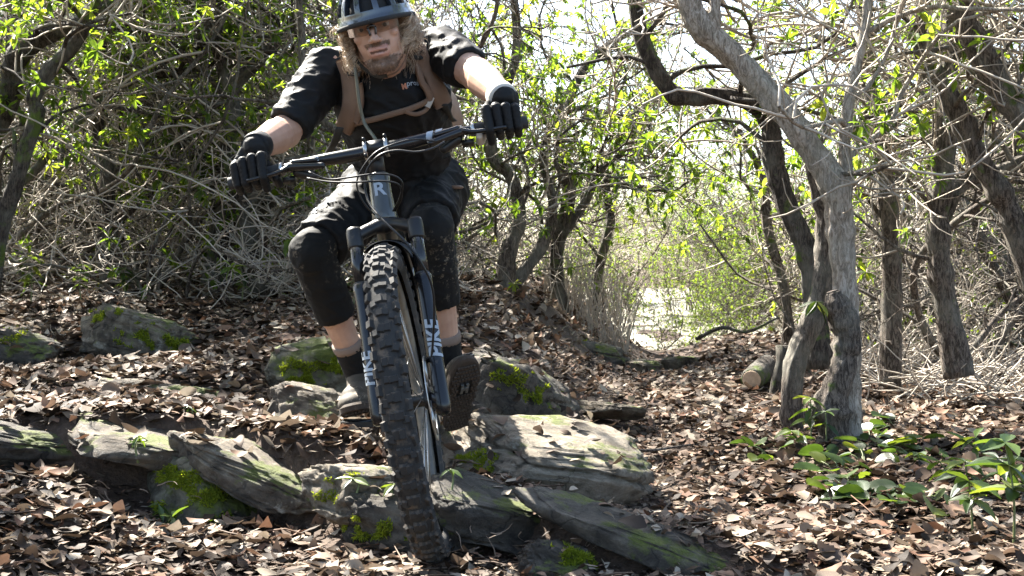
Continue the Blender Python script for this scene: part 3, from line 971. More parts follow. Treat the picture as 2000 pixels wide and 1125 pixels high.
traced('thin leafy rhododendron arching over the left side of the bright opening',
       [([(1095, 640, 36), (1086, 500, 28), (1112, 380, 25), (1092, 260, 22), (1132, 150, 20), (1212, 72, 16), (1300, 40, 11)], 0),
        ([(1090, 470, 20), (1140, 400, 17), (1175, 330, 14), (1215, 300, 10)], .1)], 9.2, 16, M_BARK_DARK, .7, 12, .25, 1.0, .3)
traced('slender leafy rhododendron at the left edge of the bright opening',
       [([(1178, 660, 26), (1168, 540, 20), (1192, 430, 18), (1182, 330, 16), (1232, 235, 13), (1296, 190, 9)], 0)], 10.2, 17, M_BARK_DARK, .55, 8, .2, .8, .4)
traced('slender leafy rhododendron at the right edge of the bright opening',
       [([(1545, 690, 26), (1530, 560, 20), (1500, 450, 18), (1490, 350, 15), (1440, 260, 12), (1390, 220, 9)], 0)], 9.4, 18, M_BARK, .55, 7, .2, .8, .4)
# ------------------------------------------------------------------ mountain bike
M_TYRE = simple('tyre_rubber', (.013, .0125, .0115), .85, var=.3, scale=60, dirt=(.085, .065, .047), dirt_scale=34, dirt_lo=.52, bmp=.3)
M_BLACK = simple('satin_black', (.006, .006, .006), .42, spec=.35, var=.2, dirt=(.07, .06, .045), dirt_scale=30, dirt_lo=.62)
M_GLOSS = simple('gloss_black', (.006, .0063, .007), .24, var=.2, spec=.3, coat=.12, dirt=(.08, .065, .05), dirt_scale=30, dirt_lo=.63)
M_STANCH = simple('stanchion', (.02, .02, .02), .12, metal=.4)
M_METAL = simple('grey_metal', (.34, .34, .33), .32, metal=.9)
M_ALU = simple('bright_metal', (.62, .62, .6), .25, metal=1.0)
M_RIM = simple('dusty_rim', (.06, .057, .05), .5, var=.3, dirt=(.17, .14, .10), dirt_scale=12, dirt_lo=.45)
M_FRAME = simple('frame_paint', (.022, .025, .022), .3, var=.1, coat=.4, dirt=(.10, .08, .055), dirt_scale=25, dirt_lo=.6)
M_DECAL = simple('pale_decal', (.25, .285, .32), .4, var=.08, dirt=(.16, .14, .11), dirt_scale=60, dirt_lo=.6)
M_BROWNPAINT = simple('bronze_paint', (.16, .085, .055), .35, coat=.4)
M_GRIP = simple('rubber_grip', (.02, .02, .02), .8, bmp=.5)

A0 = P(800, 785, 3.30)
B0 = P(735, 291, 3.50)
LX = unit((.985, .0, .17))
UX = B0 - A0; UX = unit(UX - LX * UX.dot(LX))
FX = np.cross(LX, UX)
UB = float((B0 - A0).dot(UX))
LB = float((B0 - A0).dot(LX))
def fr(l, f, u):
    """front-end coordinates: across, forward, along the steering axis"""
    return A0 + LX * l + FX * f + UX * u
FM = np.stack([LX, FX, UX], 1)

bike = empty('mountain_bike', (float(A0[0]), 4.0, .1), label='muddy black mountain bike being ridden down over the ledge', category='bicycle')
bpy.context.view_layer.update()
def bp(buf, name, mat, smooth=True, parent=None, **kw):
    o = buf.build(name, mat, smooth=smooth, **kw)
    return adopt(o, parent or bike) if parent is None else sub(o, parent)
def sub(o, parent):
    o.parent = parent
    o.matrix_parent_inverse = parent_world(parent).inverted()
    return o
def parent_world(p):
    m = p.matrix_basis.copy()
    if p.parent is not None:
        m = parent_world(p.parent) @ p.matrix_parent_inverse @ m
    return m

def lathe(profile, centre, axis, up, n=72, closed=True):
    """profile: (radius, offset along axis)"""
    axis = unit(axis); up = unit(np.asarray(up) - axis * np.dot(up, axis)); s = np.cross(axis, up)
    b = Buf(); m = len(profile)
    V = []
    for k in range(n):
        a = 2 * math.pi * k / n
        rdir = up * math.cos(a) + s * math.sin(a)
        for (r, o) in profile:
            V.append(np.asarray(centre) + rdir * r + axis * o)
    q = []
    for k in range(n):
        for j in range(m if closed else m - 1):
            j2 = (j + 1) % m
            q.append((k * m + j, k * m + j2, ((k + 1) % n) * m + j2, ((k + 1) % n) * m + j))
    b.add(V, q)
    return b

def knob_mesh(w, l, h):
    b = Buf()
    v = []
    for z, s in ((-.004, 1.12), (h, .82)):
        v += [(-w * s / 2, -l * s / 2, z), (w * s / 2, -l * s / 2, z), (w * s / 2, l * s / 2, z), (-w * s / 2, l * s / 2, z)]
    b.add(v, [(4, 5, 6, 7), (0, 1, 5, 4), (1, 2, 6, 5), (2, 3, 7, 6), (3, 0, 4, 7)])
    return b.mesh('knob', False)
KNOBS = [knob_mesh(.0165, .021, .0070), knob_mesh(.0195, .016, .0070), knob_mesh(.015, .023, .0080), knob_mesh(.015, .018, .0062)]
for k_ in KNOBS:
    k_.materials.append(M_TYRE)

def make_wheel(centre, axis, up, front=True):
    w = empty('front_wheel' if front else 'rear_wheel', centre)
    adopt(w, bike); w.location = Vector(centre)
    w.matrix_parent_inverse = Matrix.Translation(bike.location).inverted()
    axis = unit(axis); up = unit(np.asarray(up) - axis * np.dot(up, axis)); side = np.cross(axis, up)
    RT, rt = .334, .0322
    prof = [(RT + rt * 1.0 * math.cos(a), rt * 1.06 * math.sin(a)) for a in np.linspace(-2.35, 2.35, 17)]
    sub(lathe(prof, centre, axis, up, 96, False).build('tyre', M_TYRE), w)
    rim = [(.313, .016), (.316, .013), (.308, .010), (.308, -.010), (.316, -.013), (.313, -.016), (.296, -.013), (.289, -.006), (.289, .006), (.296, .013)]
    sub(lathe(rim, centre, axis, up, 80).build('rim', M_RIM), w)
    hub = Buf()
    hub.tube([centre - axis * .052, centre - axis * .045, centre - axis * .04, centre - axis * .03, centre + axis * .03, centre + axis * .04, centre + axis * .045, centre + axis * .052],
             [.012, .012, .027, .016, .016, .027, .012, .012], 20)
    sub(hub.build('hub', M_BLACK), w)
    sp = Buf()
    for k in range(28):
        a = 2 * math.pi * k / 28; sgn = 1 if k % 2 else -1
        a2 = a + (.42 if (k // 2) % 2 else -.42)
        rd = up * math.cos(a) + side * math.sin(a); rd2 = up * math.cos(a2) + side * math.sin(a2)
        sp.tube([centre + rd2 * .026 + axis * sgn * .034, centre + rd * .292], [.0012, .0012], 5)
    sub(sp.build('spokes', M_METAL, kind='stuff'), w)
    ro = Buf()
    oc = centre + axis * .05
    lp = lathe([(.1, -.001), (.1, .001), (.086, .001), (.086, -.001)], oc, axis, up, 60)
    for k in range(6):
        a = 2 * math.pi * k / 6
        lp.tube([oc + (up * math.cos(a) + side * math.sin(a)) * .02, oc + (up * math.cos(a + .35) + side * math.sin(a + .35)) * .087], [.003, .003], 5)
    sub(lp.build('brake_rotor', M_METAL), w)
    if front:
        rr = np.random.default_rng(4)
        npit = 60
        for k in range(npit):
            a = 2 * math.pi * k / npit
            cols = [(-.155, 0 if k % 2 else 1), (.155, 0 if k % 2 else 1), (-.93, 2), (.93, 2)]
            if k % 2: cols += [(-.52, 3)]
            else: cols += [(.52, 3)]
            for c_, (th, kd) in enumerate(cols):
                aa = a + (.5 * 2 * math.pi / npit if abs(th) > .8 else 0) + (.25 * 2 * math.pi / npit if abs(th) == .52 else 0)
                rd = up * math.cos(aa) + side * math.sin(aa)
                tg = -up * math.sin(aa) + side * math.cos(aa)
                nrm = unit(rd * math.cos(th) + axis * math.sin(th))
                lat = np.cross(tg, nrm)
                pos = centre + rd * (RT + rt * math.cos(th)) + axis * rt * 1.06 * math.sin(th)
                M = Matrix(((lat[0], tg[0], nrm[0], pos[0]), (lat[1], tg[1], nrm[1], pos[1]), (lat[2], tg[2], nrm[2], pos[2]), (0, 0, 0, 1)))
                o = link('knob', KNOBS[kd], None, w)
                o.matrix_parent_inverse = parent_world(w).inverted()
                o.matrix_basis = M @ Euler((rr.normal(0, .06), rr.normal(0, .06), rr.normal(0, .12))).to_matrix().to_4x4() @ Matrix.Diagonal((.85 + .3 * rr.random(), .85 + .3 * rr.random(), .7 + .5 * rr.random(), 1))
    else:
        kb = Buf()
        for k in range(60):
            a = 2 * math.pi * k / 60
            for th in (-.9, -.16, .16, .9):
                aa = a + (.05 if abs(th) > .5 else 0)
                rd = up * math.cos(aa) + side * math.sin(aa); tg = -up * math.sin(aa) + side * math.cos(aa)
                nrm = unit(rd * math.cos(th) + axis * math.sin(th)); lat = np.cross(tg, nrm)
                kb.box(centre + rd * (RT + rt * math.cos(th)) + axis * rt * 1.06 * math.sin(th), (.012, .014, .012), np.stack([lat, tg, nrm], 1))
        sub(kb.build('knob', M_TYRE, smooth=False, kind='stuff'), w)
    return w
make_wheel(A0, LX, UX, True)

# fork
fork = empty('fork', A0); adopt(fork, bike); fork.location = Vector(A0); fork.matrix_parent_inverse = Matrix.Translation(bike.location).inverted()
LEG = .074
for s in (-1, 1):
    b = Buf(); l = s * LEG
    b.tube([fr(l, .004, -.045), fr(l, .004, -.04), fr(l, .004, -.02), fr(l, .002, .03), fr(l, 0, .12), fr(l, 0, .25), fr(l, 0, .285), fr(l, 0, .300), fr(l, 0, .304)],
           [.010, .017, .0205, .0195, .019, .0195, .0215, .0215, .0165], 24)
    b.box(fr(l * .86, .0, -.002), (.03, .04, .05), FM)
    o = sub(b.build('fork_leg', M_GLOSS), fork)
    b = Buf(); b.tube([fr(l, 0, .29), fr(l, 0, .425)], [.0162, .0162], 24)
    sub(b.build('stanchion', M_STANCH), fork)
    b = Buf(); b.tube([fr(l, -.002, .396), fr(l, -.002, .400), fr(l, -.002, .440), fr(l, -.002, .448), fr(l, -.002, .451)], [.0185, .0198, .0198, .0175, .010], 24)
    sub(b.build('leg_cap', M_BLACK), fork)
    b = Buf(); b.tube([fr(l, .0, .295), fr(l, .0, .307)], [.0205, .0185], 24)
    sub(b.build('seal', M_GRIP), fork)
b = Buf()
cp = catmull([fr(-LEG, -.002, .425), fr(-.045, -.014, .442), fr(-.02, -.03, .455), fr(0, -.034, .458), fr(.02, -.03, .455), fr(.045, -.014, .442), fr(LEG, -.002, .425)], 25)
b.tube(cp, [.016] * 6 + list(np.linspace(.016, .022, 6)) + [.023] + list(np.linspace(.022, .016, 6)) + [.016] * 6, 14)
sub(b.build('fork_crown', M_BLACK), fork)
b = Buf()
b.tube(catmull([fr(-LEG + .006, -.008, .255), fr(-.066, -.022, .33), fr(-.050, -.034, .385), fr(0, -.04, .408), fr(.050, -.034, .385), fr(.066, -.022, .33), fr(LEG - .006, -.008, .255)], 30), .0125, 10)
sub(b.build('fork_arch', M_GLOSS), fork)
# mudguard strip arching over the back half of the tyre
b = Buf(); V = []
na = 16
for k in range(na):
    a = R(-18 + 75 * k / (na - 1))
    for j, t in enumerate(np.linspace(-1.15, 1.15, 9)):
        rr_ = .334 + .046 * math.cos(t * .85)
        V.append(fr(.05 * math.sin(t), 0, 0) + UX * math.cos(a) * rr_ - FX * math.sin(a) * rr_)
q = [(k * 9 + j, k * 9 + j + 1, k * 9 + j + 10, k * 9 + j + 9) for k in range(na - 1) for j in range(8)]
b.add(V, q)
o = sub(b.build('mudguard', M_BLACK), fork)
md = o.modifiers.new('solid', 'SOLIDIFY'); md.thickness = .002
# letters up both legs
def wrap_text(body, size, name, place, parent, mat, offset=.012, shear=.15):
    """place(x along, y across) -> world point and normal; letters are cut fine and laid on the tube"""
    cu = bpy.data.curves.new(name, 'FONT'); cu.body = body; cu.size = size; cu.offset = offset * size; cu.shear = shear
    cu.align_x = 'CENTER'; cu.align_y = 'CENTER'
    tmp = bpy.data.objects.new(name + '_tmp', cu); COL.objects.link(tmp)
    me = bpy.data.meshes.new_from_object(tmp.evaluated_get(bpy.context.evaluated_depsgraph_get()))
    bpy.data.objects.remove(tmp)
    bm = bmesh.new(); bm.from_mesh(me)
    bmesh.ops.triangulate(bm, faces=bm.faces[:])
    for _ in range(2):
        bmesh.ops.subdivide_edges(bm, edges=[e for e in bm.edges if e.calc_length() > size * .16], cuts=1, use_grid_fill=True)
        bmesh.ops.triangulate(bm, faces=bm.faces[:])
    for v in bm.verts:
        v.co = Vector(place(v.co.x, v.co.y))
    bm.to_mesh(me); bm.free(); me.name = name
    o = link(name, me, mat)
    return sub(o, parent)
def leg_place(l, a0, u0, rad):
    def f(x, y):
        a = a0 - y / rad
        return fr(l + math.sin(a) * (rad + .0012), math.cos(a) * (rad + .0012), u0 + x)
    return f
legs = [o for o in fork.children if o.name.startswith('fork_leg')]
wrap_text('PIKE', .048, 'lettering', leg_place(LEG, .42, .135, .0200), fork, M_DECAL, offset=.03)
wrap_text('PIKE', .044, 'lettering', leg_place(-LEG, -.60, .09, .0200), fork, M_DECAL, offset=.03)
# brake caliper
b = Buf(); b.capsule(fr(.066, -.035, .06), .016, fr(.066, -.045, .12), .016); b.box(fr(.066, -.03, .09), (.03, .03, .05), FM)
sub(b.build('brake_caliper', M_BLACK), fork)

# frame
HL, HH = fr(0, -.044, .470), fr(0, -.044, .592)
BBp = np.array((-.292, 4.10, .36)); RA = np.array((-.288, 4.53, .46)); SEAT = np.array((-.31, 4.27, .72))
b = Buf()
b.tube([fr(0, -.044, .466), fr(0, -.044, .472), fr(0, -.044, .50), fr(0, -.044, .575), fr(0, -.044, .590), fr(0, -.044, .594)], [.028, .031, .0285, .026, .0285, .026], 26)
headt = bp(b, 'head_tube', M_FRAME)
b = Buf(); b.tube(catmull([fr(0, -.046, .50), (HL + BBp) / 2 + np.array((0, 0, -.015)), BBp], 12), np.linspace(.026, .031, 12), 18); bp(b, 'down_tube', M_FRAME)
b = Buf(); b.tube(catmull([fr(0, -.046, .565), (HH + SEAT) / 2 + np.array((0, 0, -.02)), SEAT], 12), np.linspace(.024, .019, 12), 16); bp(b, 'top_tube', M_FRAME)
b = Buf(); b.tube([BBp, SEAT], [.022, .017], 16); bp(b, 'seat_tube', M_FRAME)
SADP = SEAT + np.array((-.002, .03, .10))
b = Buf(); b.tube([SEAT - (0, 0, .02), SADP], [.0155, .0155], 14); bp(b, 'seat_post', M_BLACK)
b = Buf()
b.capsule(SADP + (0, -.13, .02), .02, SADP + (0, -.02, .022), .032); b.capsule(SADP + (-.03, .09, .022), .035, SADP + (0, -.02, .02), .028); b.capsule(SADP + (.03, .09, .022), .035, SADP + (0, -.02, .02), .028)
bp(b, 'saddle', M_BLACK)
b = Buf()
for s in (-1, 1):
    e = RA + LX * s * .074
    b.tube(catmull([BBp + LX * s * .035 + (0, .03, 0), BBp + LX * s * .06 + (0, .16, .03), e], 10), .011, 10)
    b.tube(catmull([SEAT + LX * s * .02 + (0, .0, -.1), SEAT + LX * s * .055 + (0, .1, -.16), e], 10), .009, 10)
bp(b, 'rear_triangle', M_FRAME)
make_wheel(RA, LX, np.array((0, 0, 1.0)), False)
# cranks, chainring and pedals
b = Buf(); b.tube([BBp - LX * .06, BBp + LX * .06], [.02, .02], 16); bp(b, 'bottom_bracket', M_BLACK)
cd_ = unit((0, -.93, -.36))
for s, d_ in ((-1, cd_), (1, -cd_)):
    b = Buf(); e = BBp + LX * s * .075 + d_ * .17
    b.tube([BBp + LX * s * .065, e], [.016, .012], 10, flat=.6); bp(b, 'crank_arm', M_BLACK)
    c = e + LX * s * .06
    b = Buf()
    for (dx, dy, sx, sy) in ((0, .045, .09, .012), (0, -.045, .09, .012), (.04, 0, .012, .09), (-.04, 0, .012, .09)):
        b.box(c + np.array((dx, dy, 0)), (sx, sy, .014))
    b.tube([e, c + LX * s * .04], [.007, .007], 10)
    bp(b, 'pedal', M_BLACK, smooth=False)
b = lathe([(.066, -.002), (.066, .002), (.05, .002), (.05, -.002)], BBp - LX * .048, LX, np.array((0, 0, 1.)), 48); bp(b, 'chainring', M_BLACK)

# stem, bar and controls
b = Buf()
b.tube([fr(0, -.044, .594), fr(0, -.044, .665)], [.0195, .0185], 20)
b.tube([fr(0, -.044, UB), fr(0, -.005, UB)], [.018, .02], 14)
for s in (-1, 1):
    b.tube([fr(LB + s * .021, 0, UB), fr(LB + s * .0305, 0, UB)], [.0235, .0235], 22)
    for u_ in (-1, 1):
        b.tube([fr(LB + s * .026, .012, UB + u_ * .0215), fr(LB + s * .026, .026, UB + u_ * .0215)], [.0042, .0042], 8)
b.box(fr(LB, .02, UB), (.042, .006, .028), FM)
stem = bp(b, 'stem', M_BLACK)
b = Buf(); b.tube([fr(LB + .021, .0, UB), fr(LB + .0305, 0, UB)], [.0238, .0238], 22); b.tube([fr(LB - .021, 0, UB), fr(LB - .0305, 0, UB)], [.0238, .0238], 22)
sub(b.build('bar_clamp', M_METAL), stem)
LXB = unit((.979, .0, .204))
def bar_pt(l):
    a = abs(l)
    rise = .012 * smooth01(.04, .2, a) - .004
    return fr(LB, -.045 * max(0, (a - .06) / .33) ** 1.2, UB + float(rise)) + LXB * l
ls = np.linspace(-.372, .372, 60)
b = Buf(); b.tube([bar_pt(l) for l in ls], [.0172 - .0058 * float(smooth01(.07, .23, abs(l))) for l in ls], 20)
bar = bp(b, 'handlebar', M_GLOSS)
def bar_place(l0, rad, tilt):
    def f(x, y):
        a = tilt + y / rad
        return bar_pt(l0 + x) + FX * math.cos(a) * (rad + .001) + UX * math.sin(a) * (rad + .001)
    return f
wrap_text('ENVE', .021, 'lettering', bar_place(-.168, .0140, .05), bar, M_DECAL, shear=0)
for l0 in (.135, .158):
    b = Buf(); V = []
    pl = bar_place(l0, .0148, .2)
    for x in np.linspace(-.008, .008, 3):
        for y in np.linspace(-.015, .015, 9):
            V.append(pl(x + y * .25, y))
    b.add(V, [(i_ * 9 + j_, i_ * 9 + j_ + 1, i_ * 9 + j_ + 10, i_ * 9 + j_ + 9) for i_ in range(2) for j_ in range(8)])
    sub(b.build('bar_stripe', M_DECAL), bar)
wrap_text('R', .046, 'head_badge', lambda x, y: fr(math.sin(x / .027) * .0292, -.044 + math.cos(x / .027) * .0292, .545 + y), headt, M_DECAL, shear=0, offset=.03)
for s in (-1, 1):
    b = Buf()
    gl = np.linspace(.245, .378, 26)
    b.tube([bar_pt(s * g) for g in gl], [.0155 + .0008 * (k % 2) for k in range(26)], 18)
    bp(b, 'grip', M_GRIP)
    b = Buf(); b.tube([bar_pt(s * .236), bar_pt(s * .247)], [.0175, .0175], 18)
    bp(b, 'grip_collar', M_METAL)
    # brake lever
    b = Buf()
    c = bar_pt(s * .212)
    b.tube([c - LX * .007, c + LX * .007], [.0155, .0155], 16)
    q0, q1 = bar_pt(s * .215) + FX * .026 - UX * .012, bar_pt(s * .135) + FX * .034 - UX * .030
    b.capsule(q0, .011, q1, .0085)
    b.capsule(bar_pt(s * .205) + FX * .030 - UX * .004, .007, bar_pt(s * .15) + FX * .034 - UX * .012, .006)
    b.capsule(c + FX * .01, .009, q0, .010)
    lev = bp(b, 'brake_lever', M_GLOSS)
    b = Buf()
    b.tube(catmull([q0 + FX * .006, bar_pt(s * .245) + FX * .036 - UX * .022, bar_pt(s * .29) + FX * .040 - UX * .024, bar_pt(s * .325) + FX * .046 - UX * .026], 14), np.linspace(.0065, .0045, 14), 10)
    sub(b.build('lever_blade', M_GLOSS), lev)
    # thumb paddle below the bar
    b = Buf()
    b.capsule(bar_pt(s * .20) - UX * .022 + FX * .005, .014, bar_pt(s * .165) - UX * .038, .012); b.box(bar_pt(s * .225) - UX * .034 + FX * .0, (.03, .022, .012), FM)
    bp(b, 'shifter', M_BLACK)
def cable(pts, r=.0024, mat=None):
    w = [P(*p) for p in pts]
    b = Buf(); b.tube(catmull(w, len(w) * 6), r, 8)
    bp(b, 'cable', mat or M_BLACK)
cable([(868, 277, 3.38), (845, 290, 3.36), (812, 297, 3.35), (775, 294, 3.36), (742, 303, 3.36), (718, 330, 3.37), (713, 365, 3.37), (722, 398, 3.34), (750, 432, 3.29), (790, 470, 3.26), (822, 512, 3.25), (846, 570, 3.27), (846, 660, 3.3), (838, 740, 3.33)], .0029)
cable([(850, 276, 3.44), (815, 272, 3.42), (780, 278, 3.39), (735, 297, 3.37), (706, 332, 3.38), (697, 362, 3.39), (710, 395, 3.4), (732, 420, 3.42)], .0022)
cable([(603, 336, 3.38), (640, 350, 3.37), (680, 347, 3.36), (730, 340, 3.36), (768, 343, 3.37), (786, 358, 3.38), (780, 388, 3.41), (768, 412, 3.45)], .0024)
cable([(600, 348, 3.4), (640, 355, 3.38), (690, 356, 3.36), (750, 354, 3.36), (780, 362, 3.38), (784, 386, 3.41), (772, 412, 3.45)], .0024)
# ------------------------------------------------------------------ rider
def skin_mat():
    m, nt, b = new_mat('skin')
    tc = nd(nt, 'ShaderNodeTexCoord').outputs['Object']
    n = noise_tex(nt, 18, 5, .6, tc)
    c = ramp(nt, n.outputs[0], [(.3, (.31, .175, .12)), (.7, (.42, .265, .19))]).outputs[0]
    at = nd(nt, 'ShaderNodeAttribute', attribute_name='beard').outputs['Fac']
    n2 = noise_tex(nt, 260, 3, .7, tc)
    bc = ramp(nt, n2.outputs[0], [(.35, (.07, .04, .024)), (.65, (.22, .13, .075))]).outputs[0]
    c = mix_rgb(nt, at, c, bc)
    lp = nd(nt, 'ShaderNodeAttribute', attribute_name='lip').outputs['Fac']
    c = mix_rgb(nt, lp, c, (.34, .13, .105))
    dk = nd(nt, 'ShaderNodeAttribute', attribute_name='crease').outputs['Fac']
    c = mix_rgb(nt, dk, c, (.10, .045, .032))
    nt.links.new(c, b.inputs['Base Color'])
    b.inputs['Roughness'].default_value = .48
    b.inputs['Subsurface Weight'].default_value = .12
    b.inputs['Subsurface Radius'].default_value = (.012, .005, .003)
    bump(nt, b, noise_tex(nt, 300, 3, .6, tc).outputs[0], .15, .001)
    return m
M_SKIN = skin_mat()
def cloth(name, col, rough=.7, sheen=.02, scale=900, dirt=None):
    m, nt, b = new_mat(name)
    tc = nd(nt, 'ShaderNodeTexCoord').outputs['Object']
    n = noise_tex(nt, 8, 5, .6, tc)
    c = ramp(nt, n.outputs[0], [(.3, tuple(x * .8 for x in col)), (.7, tuple(min(1, x * 1.2) for x in col))]).outputs[0]
    if dirt:
        d = noise_tex(nt, 70, 5, .75, tc)
        f = ramp(nt, d.outputs[0], [(.54, (0, 0, 0)), (.62, (1, 1, 1))]).outputs[0]
        d2 = noise_tex(nt, 7, 3, .6, tc)
        f2 = ramp(nt, d2.outputs[0], [(.48, (0, 0, 0)), (.62, (1, 1, 1))]).outputs[0]
        c = mix_rgb(nt, mix_rgb(nt, 1.0, f, f2, 'MULTIPLY'), c, dirt)
    nt.links.new(c, b.inputs['Base Color'])
    b.inputs['Roughness'].default_value = rough
    b.inputs['Sheen Weight'].default_value = sheen
    b.inputs['Sheen Roughness'].default_value = .4
    b.inputs['Specular IOR Level'].default_value = .16
    w = noise_tex(nt, scale, 2, .5, tc)
    bump(nt, b, w.outputs[0], .25, .0012)
    return m
M_JERSEY = cloth('black_jersey', (.005, .0055, .006), .62, .03)
M_SHORT = cloth('black_shorts', (.0045, .0045, .0045), .66, .03)
M_PAD = cloth('knee_pad', (.006, .006, .0057), .75, .03, dirt=(.17, .14, .10))
M_GLOVE = cloth('black_glove', (.007, .007, .007), .55, .03)
M_GLOVE_P = cloth('grey_glove', (.40, .38, .34), .8, .03)
M_SOCK = cloth('black_sock', (.010, .010, .010), .85, .03)
M_CUFF = cloth('sock_cuff', (.17, .13, .105), .85, .03)
M_SHOE = cloth('dusty_shoe', (.055, .046, .035), .7, .03, dirt=(.24, .20, .15))
M_SOLE = cloth('shoe_sole', (.045, .034, .026), .8, .03, dirt=(.10, .075, .055))
M_STRAP = cloth('brown_strap', (.15, .098, .068), .75, .03)
M_STRAP_D = cloth('dark_strap', (.03, .03, .028), .6, .03)
M_PACK = cloth('pack_cloth', (.23, .16, .115), .75, .03)
M_HELM = simple('helmet_shell', (.014, .018, .024), .2, var=.2, metal=.2, coat=1.0, dirt=(.09, .085, .075), dirt_scale=60, dirt_lo=.68)
M_HELM_IN = simple('helmet_foam', (.012, .012, .012), .9)
M_EYE = simple('eye_white', (.40, .36, .33), .25, var=.05)
M_IRIS = simple('iris', (.012, .014, .014), .3)
M_LENS, _nt, _b = new_mat('clear_lens')
_b.inputs['Base Color'].default_value = (.9, .93, .95, 1)
_b.inputs['Roughness'].default_value = .03
_b.inputs['Transmission Weight'].default_value = 0
_tr = nd(_nt, 'ShaderNodeBsdfTransparent'); _tr.inputs[0].default_value = (.62, .57, .52, 1)
_gl = nd(_nt, 'ShaderNodeBsdfGlossy'); _gl.inputs['Roughness'].default_value = .05
_fr = nd(_nt, 'ShaderNodeFresnel'); _fr.inputs[0].default_value = 1.4
_mx = nd(_nt, 'ShaderNodeMixShader')
_nt.links.new(_fr.outputs[0], _mx.inputs[0]); _nt.links.new(_tr.outputs[0], _mx.inputs[1]); _nt.links.new(_gl.outputs[0], _mx.inputs[2])
_nt.links.new(_mx.outputs[0], _nt.nodes['Material Output'].inputs[0])
M_FRAMEG = simple('glasses_frame', (.01, .01, .01), .25)
def hair_mat():
    m, nt, b = new_mat('blond_hair')
    r = ramp(nt, nd(nt, 'ShaderNodeAttribute', attribute_name='rnd').outputs['Fac'], [(0, (.12, .07, .04)), (.45, (.34, .24, .15)), (1, (.62, .52, .39))])
    nt.links.new(r.outputs[0], b.inputs['Base Color']); b.inputs['Roughness'].default_value = .42
    return m
M_HAIR = hair_mat()

person = empty('person', (-.31, 4.1, .3), label='long haired rider in black jersey and helmet crouched over the bike', category='person')
bpy.context.view_layer.update()

def blob(buf, name, voxel, mat, parent, smooth=4, wrinkle=None, sm_f=.5):
    """joins overlapping limbs into one continuous skin"""
    tmp = link(name + '_tmp', buf.mesh(name + '_tmp'))
    md = tmp.modifiers.new('r', 'REMESH'); md.mode = 'VOXEL'; md.voxel_size = voxel; md.use_smooth_shade = True
    if smooth:
        ms = tmp.modifiers.new('s', 'SMOOTH'); ms.iterations = smooth; ms.factor = sm_f
    me = bpy.data.meshes.new_from_object(tmp.evaluated_get(bpy.context.evaluated_depsgraph_get()))
    om = tmp.data
    bpy.data.objects.remove(tmp); bpy.data.meshes.remove(om)
    me.name = name; me.materials.clear()
    n = len(me.vertices)
    if wrinkle:
        co = np.empty(n * 3, np.float32); me.vertices.foreach_get('co', co); co = co.reshape(-1, 3)
        no = np.empty(n * 3, np.float32); me.vertices.foreach_get('normal', no); no = no.reshape(-1, 3)
        d = np.array([wrinkle(Vector(c)) for c in co.tolist()])
        co = co + no * d[:, None]
        me.vertices.foreach_set('co', co.astype(np.float32).ravel())
    me.polygons.foreach_set('use_smooth', np.ones(len(me.polygons), bool))
    me.update()
    o = link(name, me, mat)
    if parent is not None:
        if parent.parent is None: adopt(o, parent)
        else: sub(o, parent)
    return o

def folds(amp, freq, axis, seed=0):
    ax = Vector(axis).normalized()
    off = Vector((seed * 3.3, seed * 1.7, seed * .9))
    k = freq / 30.0
    def f(c):
        w = c * (7.0 * k)
        w = w + ax * (w.dot(ax) * .9)
        warp = mnoise.noise(c * 9 + off) * .8
        r = 1 - abs(mnoise.noise(w + off + Vector((warp, -warp, warp))) * 1.6)
        r2 = 1 - abs(mnoise.noise(w * 2.1 - off) * 1.6)
        return amp * (max(0, r) ** 3 - .35) * .8 + amp * .35 * max(0, r2) ** 4
    return f

# joints
EYE = P(727, 51, 3.62)
shL, elL, wrL = P(640, 138, 3.90), P(556, 258, 3.77), P(500, 287, 3.555)
shR, elR, wrR = P(862, 98, 3.90), P(932, 146, 3.74), P(982, 190, 3.55)
neck = P(752, 118, 3.83)
chest, belly, pelvis = P(764, 190, 3.94), P(782, 285, 4.10), P(795, 350, 4.25)
hipL, knL, anL = P(742, 375, 4.22), P(608, 492, 3.92), P(697, 720, 4.10)
hipR, knR, anR = P(838, 372, 4.22), P(843, 447, 3.94), P(877, 712, 4.10)
heelL, toeL = P(722, 785, 4.17), P(692, 803, 3.93)
heelR, toeR = P(890, 822, 4.14), P(909, 722, 3.99)

HM = Euler((R(9), R(-13), R(3)), 'XYZ').to_matrix()
HM = Euler((0, R(-13), 0)).to_matrix() @ Euler((0, 0, R(-4))).to_matrix() @ Euler((R(14), 0, 0)).to_matrix()
HMn = np.array(HM)
HS, ZS = 1.0, .87
HC = EYE - HMn @ np.array((0, -.085, .012)) * HS
def hd(x, y, z):
    return HC + HMn @ (np.array((x, y, .012 + (z - .012) * ZS)) * HS)

